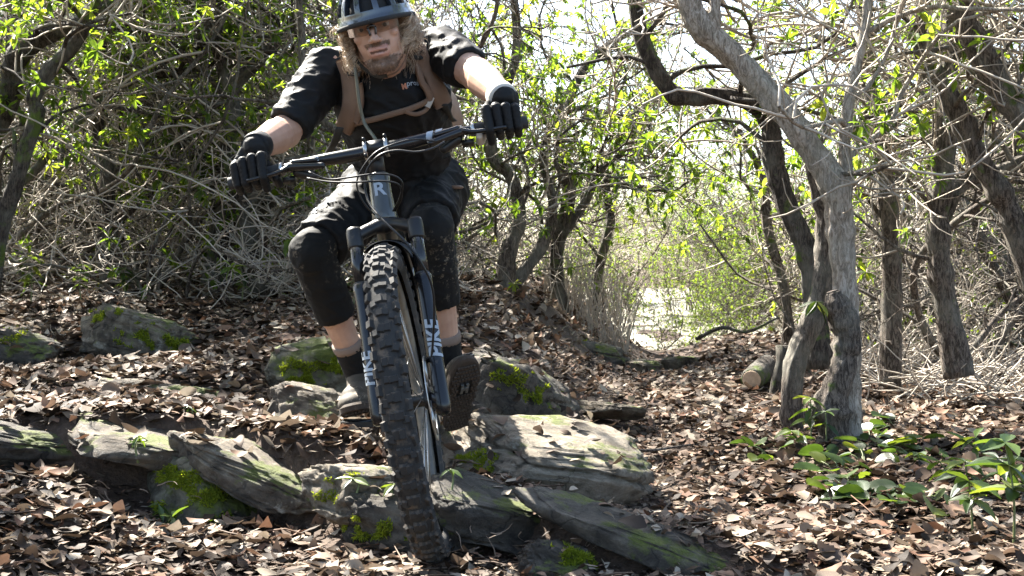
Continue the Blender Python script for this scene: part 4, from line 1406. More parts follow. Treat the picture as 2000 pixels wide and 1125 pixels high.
# body, one continuous mesh
b = Buf()
b.sphere(hd(0, .015, .042), np.array((.073, .095, .082)) * HS, HMn, 24, 16)
b.sphere(hd(0, -.028, -.022), np.array((.059, .057, .086)) * HS, HMn, 24, 16)
for s in (-1, 1):
    b.capsule(hd(s * .050, .005, -.066), .017, hd(s * .019, -.070, -.108), .0155)   # jaw
    b.sphere(hd(s * .043, -.057, -.018), (.0165, .016, .014), HMn)           # cheekbones
    b.capsule(hd(s * .012, -.087, .0255), .0085, hd(s * .046, -.070, .0265), .0085)   # brows
    b.sphere(hd(s * .072, .022, .0), (.009, .018, .030), HMn)                # ears
    b.sphere(hd(s * .0115, -.097, -.029), (.0080, .0095, .0078), HMn)        # nostril wings
    b.capsule(hd(s * .040, -.0775, .0185), .0042, hd(s * .021, -.0815, .0175), .0042)  # upper lids
    b.capsule(hd(s * .040, -.076, .0000), .0040, hd(s * .021, -.079, -.0005), .0040)   # lower lids
b.sphere(hd(0, -.080, -.108), (.021, .016, .0155), HMn)                      # chin
b.sphere(hd(0, -.072, -.062), (.031, .018, .026), HMn)
b.capsule(hd(0, -.085, .020), .0075, hd(0, -.106, -.020), .0095)             # nose
b.sphere(hd(0, -.109, -.026), (.0100, .0105, .0090), HMn)
b.capsule(hd(-.021, -.083, -.0580), .0045, hd(0, -.091, -.0545), .0056); b.capsule(hd(.021, -.083, -.0580), .0045, hd(0, -.091, -.0545), .0056)
b.capsule(hd(-.017, -.083, -.0715), .0048, hd(.017, -.083, -.0715), .0048); b.sphere(hd(0, -.086, -.0720), (.014, .007, .0056), HMn)
b.capsule(neck + (0, .03, -.01), .062, hd(0, .02, -.06), .056)
b.capsule(neck + (0, .05, -.03), .075, chest, .12); b.capsule(chest, .13, belly, .125); b.capsule(belly, .125, pelvis, .13)
b.capsule(shL, .06, shR, .06); b.capsule(hipL, .1, hipR, .1)
b.capsule(shL, .055, elL, .042); b.capsule(elL, .046, wrL, .031); b.capsule(elL * .7 + wrL * .3, .047, wrL, .030); b.sphere(wrL, .03)
b.capsule(shR, .055, elR, .042); b.capsule(elR, .046, wrR, .031); b.capsule(elR * .7 + wrR * .3, .046, wrR, .030); b.sphere(wrR, .03)
for h, k, a in ((hipL, knL, anL), (hipR, knR, anR)):
    b.capsule(h, .078, k, .054); b.capsule(k, .052, a, .034)
    c = k * .62 + a * .38; b.sphere(c + (0, .012, 0), (.045, .047, .09))
for h, t, a in ((heelL, toeL, anL), (heelR, toeR, anR)):
    b.capsule(a, .034, h * .5 + a * .5, .03); b.capsule(h * .55 + a * .45, .026, t * .7 + h * .1 + a * .2, .018)
body = blob(b, 'body', .0029, M_SKIN, person, 3)
me = body.data
n = len(me.vertices)
co = np.empty(n * 3, np.float32); me.vertices.foreach_get('co', co); co = co.reshape(-1, 3)
loc = (co - HC) @ HMn / HS
x, y, z = loc.T
z = .012 + (z - .012) / ZS
front = y < -.035
head = (z < .12) & (z > -.14) & (np.abs(x) < .09) & (y < .0)
lip = (np.abs(x) < .027) & (y < -.078) & (((z < -.049 + .12 * np.abs(x)) & (z > -.061)) | ((z > -.080) & (z < -.0685)))
gap = (np.abs(x) < .023) & (y < -.070) & (z > -.0675 + .10 * np.maximum(0, np.abs(x) - .012)) & (z < -.0605 + .16 * np.maximum(0, np.abs(x) - .012))
beard = np.zeros(n)
chin = smooth01(-.076, -.088, z) * smooth01(.05, .034, np.abs(x)) * front
mous = ((z < -.036) & (z > -.0505)) * smooth01(.038, .027, np.abs(x)) * (y < -.072)
jaw = smooth01(-.05, -.09, z) * .32 * (y < .0) * (np.abs(x) > .03)
beard = np.clip(np.maximum.reduce([chin, mous * .9, jaw]), 0, 1) * head * (~lip)
brow = (np.abs(z - .031) < .006) * (np.abs(x) > .01) * (np.abs(x) < .05) * (y < -.06)
beard = np.maximum(beard, brow * .8 * head)
for nm, val in (('beard', beard * .9), ('lip', (lip & head) * .45), ('crease', (gap & head) * 1.0)):
    at = me.attributes.new(nm, 'FLOAT', 'POINT'); at.data.foreach_set('value', np.asarray(val, np.float32))
# short beard hairs
M_BEARD = simple('beard_hair', (.13, .075, .042), .6, var=.4)
no = np.empty(n * 3, np.float32); me.vertices.foreach_get('normal', no); no = no.reshape(-1, 3)
cand = np.where((beard > .3) & head)[0]
bb = Buf(); rgb = np.random.default_rng(9)
for v_ in rgb.choice(cand, min(len(cand), 2200), replace=True):
    d_ = unit(no[v_] * .7 + rgb.normal(0, .35, 3) + np.array((0, 0, -.7)))
    l_ = .003 + .005 * rgb.random() * beard[v_]
    p_ = co[v_] - no[v_] * .0005
    bb.tube([p_, p_ + d_ * l_ * .5, p_ + d_ * l_ + np.array((0, 0, -.0015))], [.0004, .00035, .0002], 3, cap=False)
adopt(bb.build('beard', M_BEARD), person)
# eyes
for s in (-1, 1):
    c = hd(s * .031, -.0695, .0090)
    e = Buf(); e.sphere(c, .0115); e_o = e.build('eye', M_EYE); adopt(e_o, person)
    i = Buf(); fd = HMn @ np.array((.06, -1, -.12)); i.sphere(c + unit(fd) * .0082, .0054); sub(i.build('iris', M_IRIS), e_o)

# jersey
b = Buf()
b.capsule(neck + (0, .045, -.02), .075, chest, .138)
b.capsule(chest, .145, belly, .135); b.capsule(belly, .135, pelvis + (0, -.02, .05), .135, flat1=True)
b.capsule(chest + (-.06, 0, 0), .105, belly + (-.035, 0, 0), .115); b.capsule(chest + (.06, 0, 0), .105, belly + (.035, 0, 0), .115)
b.capsule(shL + (.02, 0, -.005), .064, shR + (-.02, 0, -.005), .064)
def sleeve(sh, el, wr, f):
    e = sh + (el - sh) * f
    b.capsule(sh, .068, sh + (el - sh) * .5, .063); b.capsule(sh + (el - sh) * .4, .063, e, .058, flat1=True)
sleeve(shL, elL, wrL, .92); sleeve(shR, elR, wrR, .76)
b.tube([neck + (0, .03, -.02), neck + (-.004, .012, .012), neck + (-.006, .006, .03)], [.075, .066, .062], 24)
jersey = blob(b, 'jersey', .0065, M_JERSEY, person, 4, folds(.0085, 52, (.35, .2, .9), 2))
def bvh(o):
    m = o.data
    mw = parent_world(o) if o.parent is None else parent_world(o.parent) @ o.matrix_parent_inverse @ o.matrix_basis
    return BVHTree.FromPolygons([mw @ v.co for v in m.vertices], [p.vertices[:] for p in m.polygons])
JB = bvh(jersey)

# shorts
b = Buf()
b.capsule(belly + (0, .04, -.06), .128, pelvis, .138); b.capsule(hipL, .118, hipR, .118); b.capsule(pelvis + (0, .05, .0), .13, pelvis, .13)
for h, k, f in ((hipL, knL, .90), (hipR, knR, .84)):
    e = h + (k - h) * f
    b.capsule(h, .100, h + (k - h) * .5, .087); b.capsule(h + (k - h) * .4, .089, e, .077, flat1=True)
shorts = blob(b, 'shorts', .0065, M_SHORT, person, 4, folds(.0085, 46, (.5, .4, .6), 7))
SB = bvh(shorts)
# knee pads
for k, h, a in ((knL, hipL, anL), (knR, hipR, anR)):
    b = Buf()
    b.capsule(k + (h - k) * .22, .064, k, .063, flat0=True); b.capsule(k, .062, k + (a - k) * .54, .057, flat1=True)
    f_ = np.array((0, -1, 0.15))
    b.sphere(k + unit(f_) * .016 + (a - k) * .02, (.052, .055, .068)); b.capsule(k + unit(f_) * .02 + (a - k) * .12, .045, k + unit(f_) * .012 + (a - k) * .42, .040)
    blob(b, 'knee_pad', .005, M_PAD, person, 4, folds(.004, 60, (0, 0, 1), 3))
    e = Buf(); d_ = unit(a - k); c0 = k + (a - k) * .52
# socks
for k, a, h in ((knL, anL, heelL), (knR, anR, heelR)):
    t0 = .78
    b = Buf(); b.capsule(k + (a - k) * t0, .0435, a, .0405, flat0=True); b.capsule(a, .040, h * .6 + a * .4, .04)
    so = blob(b, 'sock', .004, M_SOCK, person, 3, folds(.002, 90, (0, 0, 1), 5))
    c = Buf(); c.tube([k + (a - k) * (t0 - .02), k + (a - k) * (t0 - .015), k + (a - k) * (t0 + .02), k + (a - k) * (t0 + .045)], [.0425, .0445, .0445, .043], 24)
    sub(c.build('sock_cuff', M_CUFF), so)
# shoes
def shoe(heel, toe, ank, label=None):
    yv = unit(toe - heel); up = ank - heel; up = unit(up - yv * up.dot(yv)); xv = np.cross(yv, up)
    L = .285
    mid = (heel + toe) / 2
    def s(x, y, z): return mid + xv * x + yv * y + up * z
    b = Buf()
    b.capsule(s(0, -.095, .035), .037, s(0, -.03, .045), .040); b.capsule(s(0, -.03, .04), .040, s(.004, .07, .028), .040); b.sphere(s(.004, .088, .022), (.045, .05, .03), np.stack([xv, yv, up], 1))
    b.capsule(s(0, -.08, .04), .037, s(0, -.075, .095), .039, flat1=True); b.capsule(s(0, -.02, .05), .036, s(0, -.06, .09), .036)
    up_o = blob(b, 'shoe', .0045, M_SHOE, person, 4)
    # outsole as an extruded foot outline
    out = [(-.036, -.12), (-.039, -.08), (-.034, -.02), (-.044, .05), (-.046, .09), (-.034, .128), (-.008, .145), (.022, .138), (.042, .105), (.048, .06), (.040, .0), (.037, -.06), (.037, -.11), (.022, -.137), (-.02, -.137)]
    o2 = catmull([(x_, y_, 0) for x_, y_ in out + out[:1]], 45)[:-1]
    m_ = len(o2); b = Buf(); V = []
    for z_, sc in ((.012, .97), (.006, 1.03), (-.008, 1.03), (-.012, .98)):
        for p in o2: V.append(s(p[0] * sc, p[1] * sc, z_ + .012 * max(0, p[1] - .07) / .07))
    V += [s(0, 0, .012), s(0, 0, -.012)]
    q = [(r_ * m_ + j, r_ * m_ + (j + 1) % m_, (r_ + 1) * m_ + (j + 1) % m_, (r_ + 1) * m_ + j) for r_ in range(3) for j in range(m_)]
    t = [(4 * m_, (j + 1) % m_, j) for j in range(m_)] + [(4 * m_ + 1, 3 * m_ + j, 3 * m_ + (j + 1) % m_) for j in range(m_)]
    b.add(V, q, t)
    so = b.build('sole', M_SOLE, smooth=False); sub(so, up_o)
    tr = Buf(); FMs = np.stack([xv, yv, up], 1)
    for r_ in range(-9, 10):
        for c_ in range(-4, 5):
            x_, y_ = c_ * .0095 + (.0045 if r_ % 2 else 0), r_ * .0135
            w_ = .036 if y_ < .0 else .041
            if abs(x_) > w_ or (abs(x_) < .021 and .015 < y_ < .075) or (y_ > .10 and abs(x_) > .03): continue
            tr.box(s(x_, y_, -.0135 + .012 * max(0, y_ - .07) / .07), (.0078, .0105, .006), FMs)
    sub(tr.build('tread', M_SOLE, smooth=False, kind='stuff'), up_o)
    cl = Buf(); cl.box(s(0, .045, -.0105), (.042, .058, .004), FMs)
    sub(cl.build('cleat_pocket', M_BLACK, smooth=False), up_o)
    cl = Buf()
    cl.box(s(0, .045, -.014), (.024, .012, .006), FMs); cl.box(s(-.008, .045, -.014), (.008, .036, .005), FMs); cl.box(s(.008, .045, -.014), (.008, .036, .005), FMs)
    sub(cl.build('cleat', M_METAL, smooth=False), up_o)
    st = Buf()
    for y_ in (-.035, -.012, .012, .034):
        st.tube([s(-.043, y_ - .01, .035), s(-.03, y_, .066 - .25 * (y_ + .035)), s(0, y_ + .006, .086 - .34 * (y_ + .035)), s(.03, y_, .066 - .25 * (y_ + .035)), s(.043, y_ - .01, .035)], .0055, 6)
    sub(st.build('laces', M_STRAP_D), up_o)
    return up_o
shoe(heelL, toeL, anL); shoe(heelR, toeR, anR)

# gloves: palm and five fingers wrapped round the grip
def glove(s, wr, mat_side):
    b = Buf()
    gl = {0: .283, 1: .307, 2: .331, 3: .353}
    ln = {0: .96, 1: 1.06, 2: 1.0, 3: .84}
    tip_rel = {0: .95, 1: 1, 2: 1, 3: 1}
    ax = LX * s
    bk = unit((wr - bar_pt(s * .312)))            # direction from grip to wrist
    palm_pts = []
    guards = Buf()
    hand = empty('glove', bar_pt(s * .312)); adopt(hand, person); hand.location = Vector(bar_pt(s * .312)); hand.matrix_parent_inverse = Matrix.Translation(person.location).inverted()
    for k in range(4):
        c = bar_pt(s * gl[k])
        def at(a, r): return c + FX * math.cos(R(a)) * r + UX * math.sin(R(a)) * r
        f = ln[k]
        ext = 1.0
        mcp, pip, dip, tip = at(94, .047), at(34, .048 * f + .003), at(-40, .036 * f), at(-115, .027)
        if k == 0:
            pip, dip, tip = at(34, .052), at(-34, .046), at(-80, .044)
        fb = Buf()
        fb.capsule(mcp, .0142, pip, .0132); fb.capsule(pip, .0132, dip, .0118); fb.capsule(dip, .0118, tip, .010)
        fb.sphere(mcp + UX * .002, (.0145, .0135, .0125))
        blob(fb, 'finger', .0022, M_GLOVE, hand, 3, folds(.0012, 260, (0, .3, 1), k))
        palm_pts.append(mcp)
        g = Buf(); m_ = (mcp * .5 + pip * .5) + (FX * .7 + UX * .7) * .0095
        g.capsule(mcp * .68 + pip * .32 + unit(FX * .5 + UX) * .0095, .0058, mcp * .3 + pip * .7 + unit(FX + UX * .6) * .0085, .0052)
        sub(blob(g, 'finger_guard', .002, M_BLACK, None, 2), hand)
    pb = Buf()
    for k, m_ in enumerate(palm_pts):
        pb.capsule(m_, .0145, wr + (bar_pt(s * gl[k]) - bar_pt(s * .31)) * .55, .017)
        pb.capsule(bar_pt(s * gl[k]) - FX * .016 + UX * .018, .0150, wr * .75 + bar_pt(s * gl[k]) * .25, .018)
    pb.sphere(wr, .0345)
    blob(pb, 'palm', .003, M_GLOVE, hand, 4, folds(.0015, 160, (0, 1, 1), 4))
    # thumb leaves the inner side of the palm and closes under the grip
    c = bar_pt(s * .262)
    def at(a, r, dl=0.0): return bar_pt(s * (.262 + dl)) + FX * math.cos(R(a)) * r + UX * math.sin(R(a)) * r
    tb = Buf()
    t0 = wr * .55 + bar_pt(s * .27) * .45 - UX * .012
    t1, t2, t3 = at(160, .034, .01), at(235, .032, -.006), at(300, .031, -.006)
    tb.capsule(t0, .0165, t1, .0135); tb.capsule(t1, .0130, t2, .0115); tb.capsule(t2, .0115, t3, .0095)
    blob(tb, 'thumb', .0024, mat_side, hand, 3)
    cf = Buf(); d_ = unit(wr - bar_pt(s * .31)); e_ = unit((elL if s < 0 else elR) - wr)
    cf.tube([wr - e_ * .012, wr, wr + e_ * .026, wr + e_ * .030], [.035, .0375, .0375, .035], 24)
    sub(cf.build('cuff', M_GLOVE if s < 0 else M_GLOVE_P), hand)
    return hand
glove(-1, wrL, M_GLOVE); glove(1, wrR, M_GLOVE_P)

# hair: curly locks hanging from under the helmet
rng = np.random.default_rng(21)
hb = Buf()
def lock(p0, fall, L, r, amp, turns, n=22):
    fall = unit(fall)
    a = unit(np.cross(fall, (0.3, 1, .2))); c = np.cross(fall, a)
    ph = rng.random() * 6.28
    t = np.linspace(0, 1, n)
    pts = p0 + np.outer(t, fall) * L + np.array((0, 0, -1.)) * (t ** 2)[:, None] * L * .25
    am = amp * np.minimum(1, t * 3)
    pts = pts + am[:, None] * (np.cos(t * turns * 6.28 + ph)[:, None] * a + np.sin(t * turns * 6.28 + ph)[:, None] * c)
    hb.tube(pts, np.linspace(r, r * .4, n), 4, rnd=np.clip(rng.normal(.5, .28), 0, 1))
def ringlet(p0, fall, L, amp, turns, m=20, r=.00062, n=15, tone=.5):
    fall = unit(fall)
    a = unit(np.cross(fall, (0.3, 1, .2))); c = np.cross(fall, a)
    ph = rng.random() * 6.28
    for k in range(m):
        t = np.linspace(0, 1, n); l_ = L * (.75 + .4 * rng.random())
        o_ = rng.normal(0, .0035, 3); ph2 = ph + rng.normal(0, .45)
        pts = p0 + o_ + np.outer(t, fall + rng.normal(0, .07, 3)) * l_ + np.array((0, 0, -1.)) * (t ** 2)[:, None] * l_ * .25
        am = amp * (.7 + .6 * rng.random()) * np.minimum(1, t * 3)
        pts = pts + am[:, None] * (np.cos(t * turns * 6.28 + ph2)[:, None] * a + np.sin(t * turns * 6.28 + ph2)[:, None] * c)
        hb.tube(pts, np.linspace(r, r * .5, n), 3, rnd=np.clip(tone + rng.normal(0, .26), 0, 1), cap=False)
for k in range(120):   # picture right: a full head of curls over the ear and shoulder
    p0 = hd(.074 + .012 * rng.random(), -.03 + .12 * rng.random(), .05 - .08 * rng.random())
    ringlet(p0, (.26 + rng.normal(0, .3), .15 + rng.normal(0, .35), -.8 + rng.normal(0, .3)), .025 + .032 * rng.random(), .006 + .006 * rng.random(), 1.2 + 1.6 * rng.random(), tone=.45 + .4 * rng.random())
for k in range(75):   # picture left
    p0 = hd(-.072 - .010 * rng.random(), -.025 + .11 * rng.random(), .04 - .085 * rng.random())
    ringlet(p0, (-.06 + rng.normal(0, .22), .08 + rng.normal(0, .3), -.9 + rng.normal(0, .2)), .024 + .03 * rng.random(), .005 + .005 * rng.random(), 1.2 + 1.6 * rng.random(), tone=.45 + .4 * rng.random())
for k in range(40):   # behind the neck
    p0 = hd(-.07 + .14 * rng.random(), .07 + .03 * rng.random(), .0 - .05 * rng.random())
    ringlet(p0, (rng.normal(0, .3), .3, -.9), .06 + .05 * rng.random(), .006, 1.8, 14)
hair = hb.build('hair', M_HAIR); adopt(hair, person)

# helmet
helmet = empty('helmet', hd(0, .02, .1), label='vented glossy black bike helmet on the riders head', category='helmet')
bpy.context.view_layer.update()
b = Buf()
NU, NV = 240, 60
rx, ry, rz = .098, .132, .108
def shell(u, v, off=0):
    az = 2 * math.pi * u / NU
    el = math.pi / 2 * (v / (NV - 1))
    sx, sy = math.sin(az), -math.cos(az)
    drop = -.012 + .030 * (sy > 0) * sy * 0 - .026 * max(0, sy) - .014 * (1 - abs(sy))
    zb = .040 + drop
    r_ = math.cos(el) ** .82
    flare = .005 * math.exp(-(v / 3.6) ** 2)
    return hd((rx + off + flare) * sx * r_, .012 + (ry + off + flare) * sy * r_, zb + (rz + off - drop) * math.sin(el))
keep = []
V = [shell(u, v) for v in range(NV) for u in range(NU)]
def vent(u, v):
    e = v / (NV - 1)
    a = (u / NU * 12 + .5) % 1.0 - .5        # 12 ribs round the head
    row = 0
    lo, hi = .14, .50
    if .17 < e < .56 and abs(a) < .36 - .16 * abs(e - .3): return True
    if .62 < e < .86 and abs(((u / NU * 8 + .5) % 1.0) - .5) < .28: return True
    return False
q = []
for v in range(NV - 1):
    for u in range(NU):
        if vent(u + .5, v + .5): continue
        q.append((v * NU + u, v * NU + (u + 1) % NU, (v + 1) * NU + (u + 1) % NU, (v + 1) * NU + u))
b.add(V, q)
o = b.build('helmet_shell', M_HELM); adopt(o, helmet)
md = o.modifiers.new('s', 'SOLIDIFY'); md.thickness = .016; md.offset = -1
md = o.modifiers.new('b', 'BEVEL'); md.width = .002; md.segments = 2; md.limit_method = 'ANGLE'
b = Buf()
V = [shell(u, v, -.021) for v in range(NV) for u in range(NU)]
b.add(V, [(v * NU + u, v * NU + (u + 1) % NU, (v + 1) * NU + (u + 1) % NU, (v + 1) * NU + u) for v in range(NV - 1) for u in range(NU)])
o = b.build('helmet_liner', M_HELM_IN); adopt(o, helmet)
b = Buf(); rim_ = [shell(u, 0, -.004) for u in range(0, NU, 6)]; rim_.append(rim_[0])
b.tube(rim_, .0065, 10, cap=False); o = b.build('helmet_brim', M_HELM_IN); adopt(o, helmet)
for s in (-1, 1):
    b = Buf(); b.tube(catmull([hd(s * .083, -.02, .035), hd(s * .079, -.015, -.03), hd(s * .066, -.02, -.09), hd(s * .03, -.035, -.135), hd(0, -.045, -.142)], 20), .0062, 8, flat=.3)
    o = b.build('chin_strap', M_STRAP if s > 0 else M_STRAP_D); adopt(o, helmet)

# glasses
gl_ = empty('glasses', hd(0, -.1, .012), label='clear lensed sports glasses on the riders face', category='glasses')
bpy.context.view_layer.update()
b = Buf(); V = []
for i in range(25):
    t = -1 + 2 * i / 24
    for j in range(7):
        w = j / 6
        zt = .031 - .004 * t * t; zb_ = -.012 + .016 * math.exp(-(t / .17) ** 2) + .006 * t * t
        V.append(hd(.066 * t, -.106 + .032 * t * t + .003 * (1 - w), zb_ + (zt - zb_) * w))
b.add(V, [(i * 7 + j, i * 7 + j + 1, i * 7 + j + 8, i * 7 + j + 7) for i in range(24) for j in range(6)])
adopt(b.build('lens', M_LENS), gl_)
b = Buf()
b.tube([hd(.067 * t, -.1065 + .032 * t * t, .0315 - .004 * t * t) for t in np.linspace(-1, 1, 21)], .0022, 6)
b.tube(catmull([hd(-.010, -.1085, .012), hd(-.0075, -.111, -.012)], 5), .0032, 6); b.tube(catmull([hd(.010, -.1085, .012), hd(.0075, -.111, -.012)], 5), .0032, 6)
b.tube([hd(-.010, -.1105, .012), hd(0, -.112, .016), hd(.010, -.1105, .012)], .0035, 6)
for s in (-1, 1):
    b.tube([hd(s * .067, -.074, .0275), hd(s * .079, -.03, .022), hd(s * .082, .01, .015)], .0025, 6)
adopt(b.build('glasses_frame', M_FRAMEG), gl_)

# backpack
pack = empty('backpack', pelvis + (0, .1, .25), label='brown hydration backpack with chest strap worn by the rider', category='backpack')
bpy.context.view_layer.update()
b = Buf()
back0, back1 = neck + (0, .19, -.01), belly + (0, .22, .10)
b.capsule(back0, .10, back1, .13); b.capsule(back0 + (-.06, 0, 0), .075, back1 + (-.09, .0, 0), .085); b.capsule(back0 + (.06, 0, 0), .075, back1 + (.09, 0, 0), .085)
blob(b, 'pack_body', .009, M_PACK, pack, 5, folds(.008, 20, (0, 1, 1), 1))
def on_jersey(px, py, off, tree=None):
    d = Vector(((px - 1000) / FPX, 1, (562.5 - py) / FPX)).normalized()
    h, n_, i_, dist = (tree or JB).ray_cast(Vector((0, 0, CAM_Z)), d)
    if h is None: return None
    return np.array(h), np.array(n_)
def strap(pxs, width, off, name, mat, th=.006, parent=None, tree=None, ext=None):
    """a flat band that lies on the cloth, following it"""
    c = catmull([(x_, y_, 0) for x_, y_ in pxs], len(pxs) * 5)
    pts, nor = [], []
    for p in c:
        h = on_jersey(p[0], p[1], off, tree)
        if h is None: continue
        pts.append(h[0]); nor.append(h[1])
    if len(pts) < 3: return None
    pts = np.array(pts); nor = np.array(nor)
    for _ in range(6):
        pts[1:-1] = .25 * pts[:-2] + .5 * pts[1:-1] + .25 * pts[2:]
        nor[1:-1] = .25 * nor[:-2] + .5 * nor[1:-1] + .25 * nor[2:]
    nor /= np.linalg.norm(nor, axis=1)[:, None]
    pts = pts + nor * off
    T = np.gradient(pts, axis=0); T /= np.linalg.norm(T, axis=1)[:, None]
    B = np.cross(T, nor); B /= np.linalg.norm(B, axis=1)[:, None]
    b = Buf(); V = []
    for p, n_, s_ in zip(pts, nor, B):
        for (a_, z_) in ((-1, -.8), (-.9, .6), (-.5, 1), (.5, 1), (.9, .6), (1, -.8)):
            V.append(p + s_ * a_ * width / 2 + n_ * z_ * th)
    m_ = len(pts)
    q = [(k * 6 + j, k * 6 + (j + 1) % 6, (k + 1) * 6 + (j + 1) % 6, (k + 1) * 6 + j) for k in range(m_ - 1) for j in range(6)]
    t = [(0, 1, 2), (0, 2, 3), (0, 3, 4), (0, 4, 5)]; e_ = (m_ - 1) * 6
    t += [(e_, e_ + 2, e_ + 1), (e_, e_ + 3, e_ + 2), (e_, e_ + 4, e_ + 3), (e_, e_ + 5, e_ + 4)]
    b.add(V, q, t)
    o = b.build(name, mat)
    if parent is None: adopt(o, pack)
    else: sub(o, parent)
    return o
sl = strap([(676, 118), (688, 150), (692, 190), (688, 222), (676, 246)], .056, .014, 'shoulder_strap', M_STRAP, .008)
strap([(706, 160), (710, 200), (702, 235)], .018, .014, 'shoulder_strap', M_STRAP, .006)
sr_ = strap([(806, 78), (818, 108), (834, 145), (850, 178), (862, 200)], .056, .014, 'shoulder_strap', M_STRAP, .008)
strap([(806, 130), (822, 165), (838, 190)], .018, .014, 'shoulder_strap', M_STRAP, .006)
strap([(684, 148), (712, 150)], .016, .022, 'strap_band', M_STRAP_D, .004)
strap([(802, 118), (836, 106)], .014, .022, 'strap_band', M_STRAP_D, .004)
strap([(680, 244), (720, 234), (770, 220), (812, 206), (846, 186)], .016, .010, 'chest_strap', M_STRAP, .004)
strap([(788, 214), (806, 222), (826, 216), (836, 200)], .012, .012, 'chest_strap', M_STRAP, .003)
bk_ = Buf(); h = on_jersey(832, 200, 0)
if h is not None:
    bk_.box(h[0] + h[1] * .014, (.020, .012, .030), np.array(Euler((0, R(25), 0)).to_matrix()))
    adopt(bk_.build('buckle', M_GLOVE_P, smooth=False), pack)
hose = [P(688, 100, 3.70), P(696, 150, 3.70), P(702, 200, 3.71), P(712, 240, 3.72), P(732, 270, 3.68), P(745, 296, 3.66)]
b = Buf(); b.tube(catmull(hose, 30), .0046, 8); adopt(b.build('drinking_hose', simple('hose', (.085, .085, .06), .5)), pack)
for (p0, p1) in (((664, 250), (640, 300)), ((868, 205), (886, 236))):
    a_ = P(*p0, 3.86); c_ = P(*p1, 4.05)
    b = Buf(); b.tube([a_, (a_ + c_) / 2 + (0, 0, -.01), c_], .011, 8, flat=.3); adopt(b.build('side_strap', M_STRAP_D), pack)
b = Buf()
for sg in (-1, 1):
    b = Buf()
    b.tube(catmull([belly + (sg * .13, .16, -.10), belly + (sg * .165, .05, -.115), belly + (sg * .158, -.02, -.12)], 16), .016, 8, flat=.35)
    adopt(b.build('hip_belt', M_STRAP), pack)

# prints on cloth
def print_on(tree, body, px, py, size, roll, name, mat, parent, off=.003, offset=.01):
    d = Vector(((px - 1000) / FPX, 1, (562.5 - py) / FPX)).normalized()
    h, n_, i_, dist = tree.ray_cast(Vector((0, 0, CAM_Z)), d)
    if h is None: return
    n_ = np.array(n_); xv = np.array((math.cos(R(roll)), 0, math.sin(R(roll)))); xv = unit(xv - n_ * xv.dot(n_)); yv = np.cross(n_, xv)
    def place(x_, y_):
        w = np.array(h) + xv * x_ + yv * y_
        hh = tree.ray_cast(Vector(w + n_ * .05), Vector(-n_))
        q_ = np.array(hh[0]) if hh[0] is not None and hh[3] < .12 else w
        return q_ + n_ * off
    wrap_text(body, size, name, place, parent, mat, offset=offset, shear=0)
print_on(SB, 'POC', 632, 404, .036, 72, 'lettering', M_DECAL, shorts, offset=.025)
print_on(JB, 'pros', 806, 163, .020, 15, 'lettering', M_DECAL, jersey)
M_ORANGE = simple('orange_print', (.42, .17, .09), .6)
print_on(JB, 'M', 788, 170, .020, 15, 'chest_emblem', M_ORANGE, jersey, offset=.06)
print_on(JB, 'A', 905, 122, .020, 25, 'sleeve_emblem', M_DECAL, jersey, offset=.03)
for stp, (px_, py_, rl_) in ((sl, (690, 142, -2)), (sr_, (815, 103, 14))):
    if stp is not None:
        m_ = stp.data
        tr_ = BVHTree.FromPolygons([parent_world(pack) @ stp.matrix_parent_inverse @ v.co for v in m_.vertices], [p.vertices[:] for p in m_.polygons])
        print_on(tr_, 'evoc', px_, py_, .018, rl_, 'lettering', M_STRAP_D, stp, off=.001, offset=.02)
# ------------------------------------------------------------------ moss cushions on the rocks
M_MOSS = leaf_mat('moss', [(0, (.07, .10, .012)), (.5, (.15, .19, .022)), (1, (.24, .28, .04))], .4, rough=.8, spec=.1)
rng = np.random.default_rng(50)
def moss(key, patches, n=500, L=.012):
    o = RK_[key]
    m_ = o.data; mw = o.matrix_world
    tree = BVHTree.FromPolygons([mw @ v.co for v in m_.vertices], [p.vertices[:] for p in m_.polygons])
    b = Buf()
    for (px, py, rx, ry) in patches:
        for k in range(n):
            a = rng.random() * 6.28; r = rng.random() ** .6
            qx, qy = px + rx * r * math.cos(a), py + ry * r * math.sin(a)
            d = Vector(((qx - 1000) / FPX, 1, (562.5 - qy) / FPX)).normalized()
            h, nn, _, _ = tree.ray_cast(Vector((0, 0, CAM_Z)), d)
            if h is None: continue
            if mnoise.noise(h * 22) < -.05 + .25 * r: continue
            nn = np.array(nn); h = np.array(h) - nn * .001
            for t in range(4):
                dr = unit(nn + rng.normal(0, .7, 3)); s = unit(np.cross(dr, rng.normal(0, 1, 3))) * L * .16
                l_ = L * (.5 + .8 * rng.random())
                b.add([h - s, h + s, h + dr * l_ * .6 + s * .8, h + dr * l_], quads=None, tris=[(0, 1, 2), (0, 2, 3)], rnd=np.clip(rng.normal(.5, .25), 0, 1))
    if b.n:
        c = b.build('moss', M_MOSS, smooth=False, kind='stuff')
        c.parent = o; c.matrix_parent_inverse = o.matrix_world.inverted()
moss('mossblock', [(385, 935, 75, 40), (430, 975, 60, 40), (335, 960, 40, 60)], 900)
moss('flat', [(940, 908, 42, 34), (905, 900, 18, 20)], 600, .011)
moss('mossb', [(600, 722, 55, 26), (665, 712, 40, 18), (600, 745, 40, 20)], 700)
moss('backl', [(185, 612, 55, 16), (275, 655, 60, 26), (330, 675, 40, 18)], 600, .016)
moss('darkb', [(985, 735, 60, 26), (1050, 775, 50, 26)], 500)
moss('farl', [(15, 655, 50, 18)], 400)
moss('soil', [(710, 1060, 50, 40), (770, 1030, 50, 26), (700, 1020, 40, 20)], 500)
moss('root', [(1110, 1080, 40, 26), (1160, 1090, 30, 22)], 400)
moss('crest', [(1110, 675, 60, 14)], 300, .018)
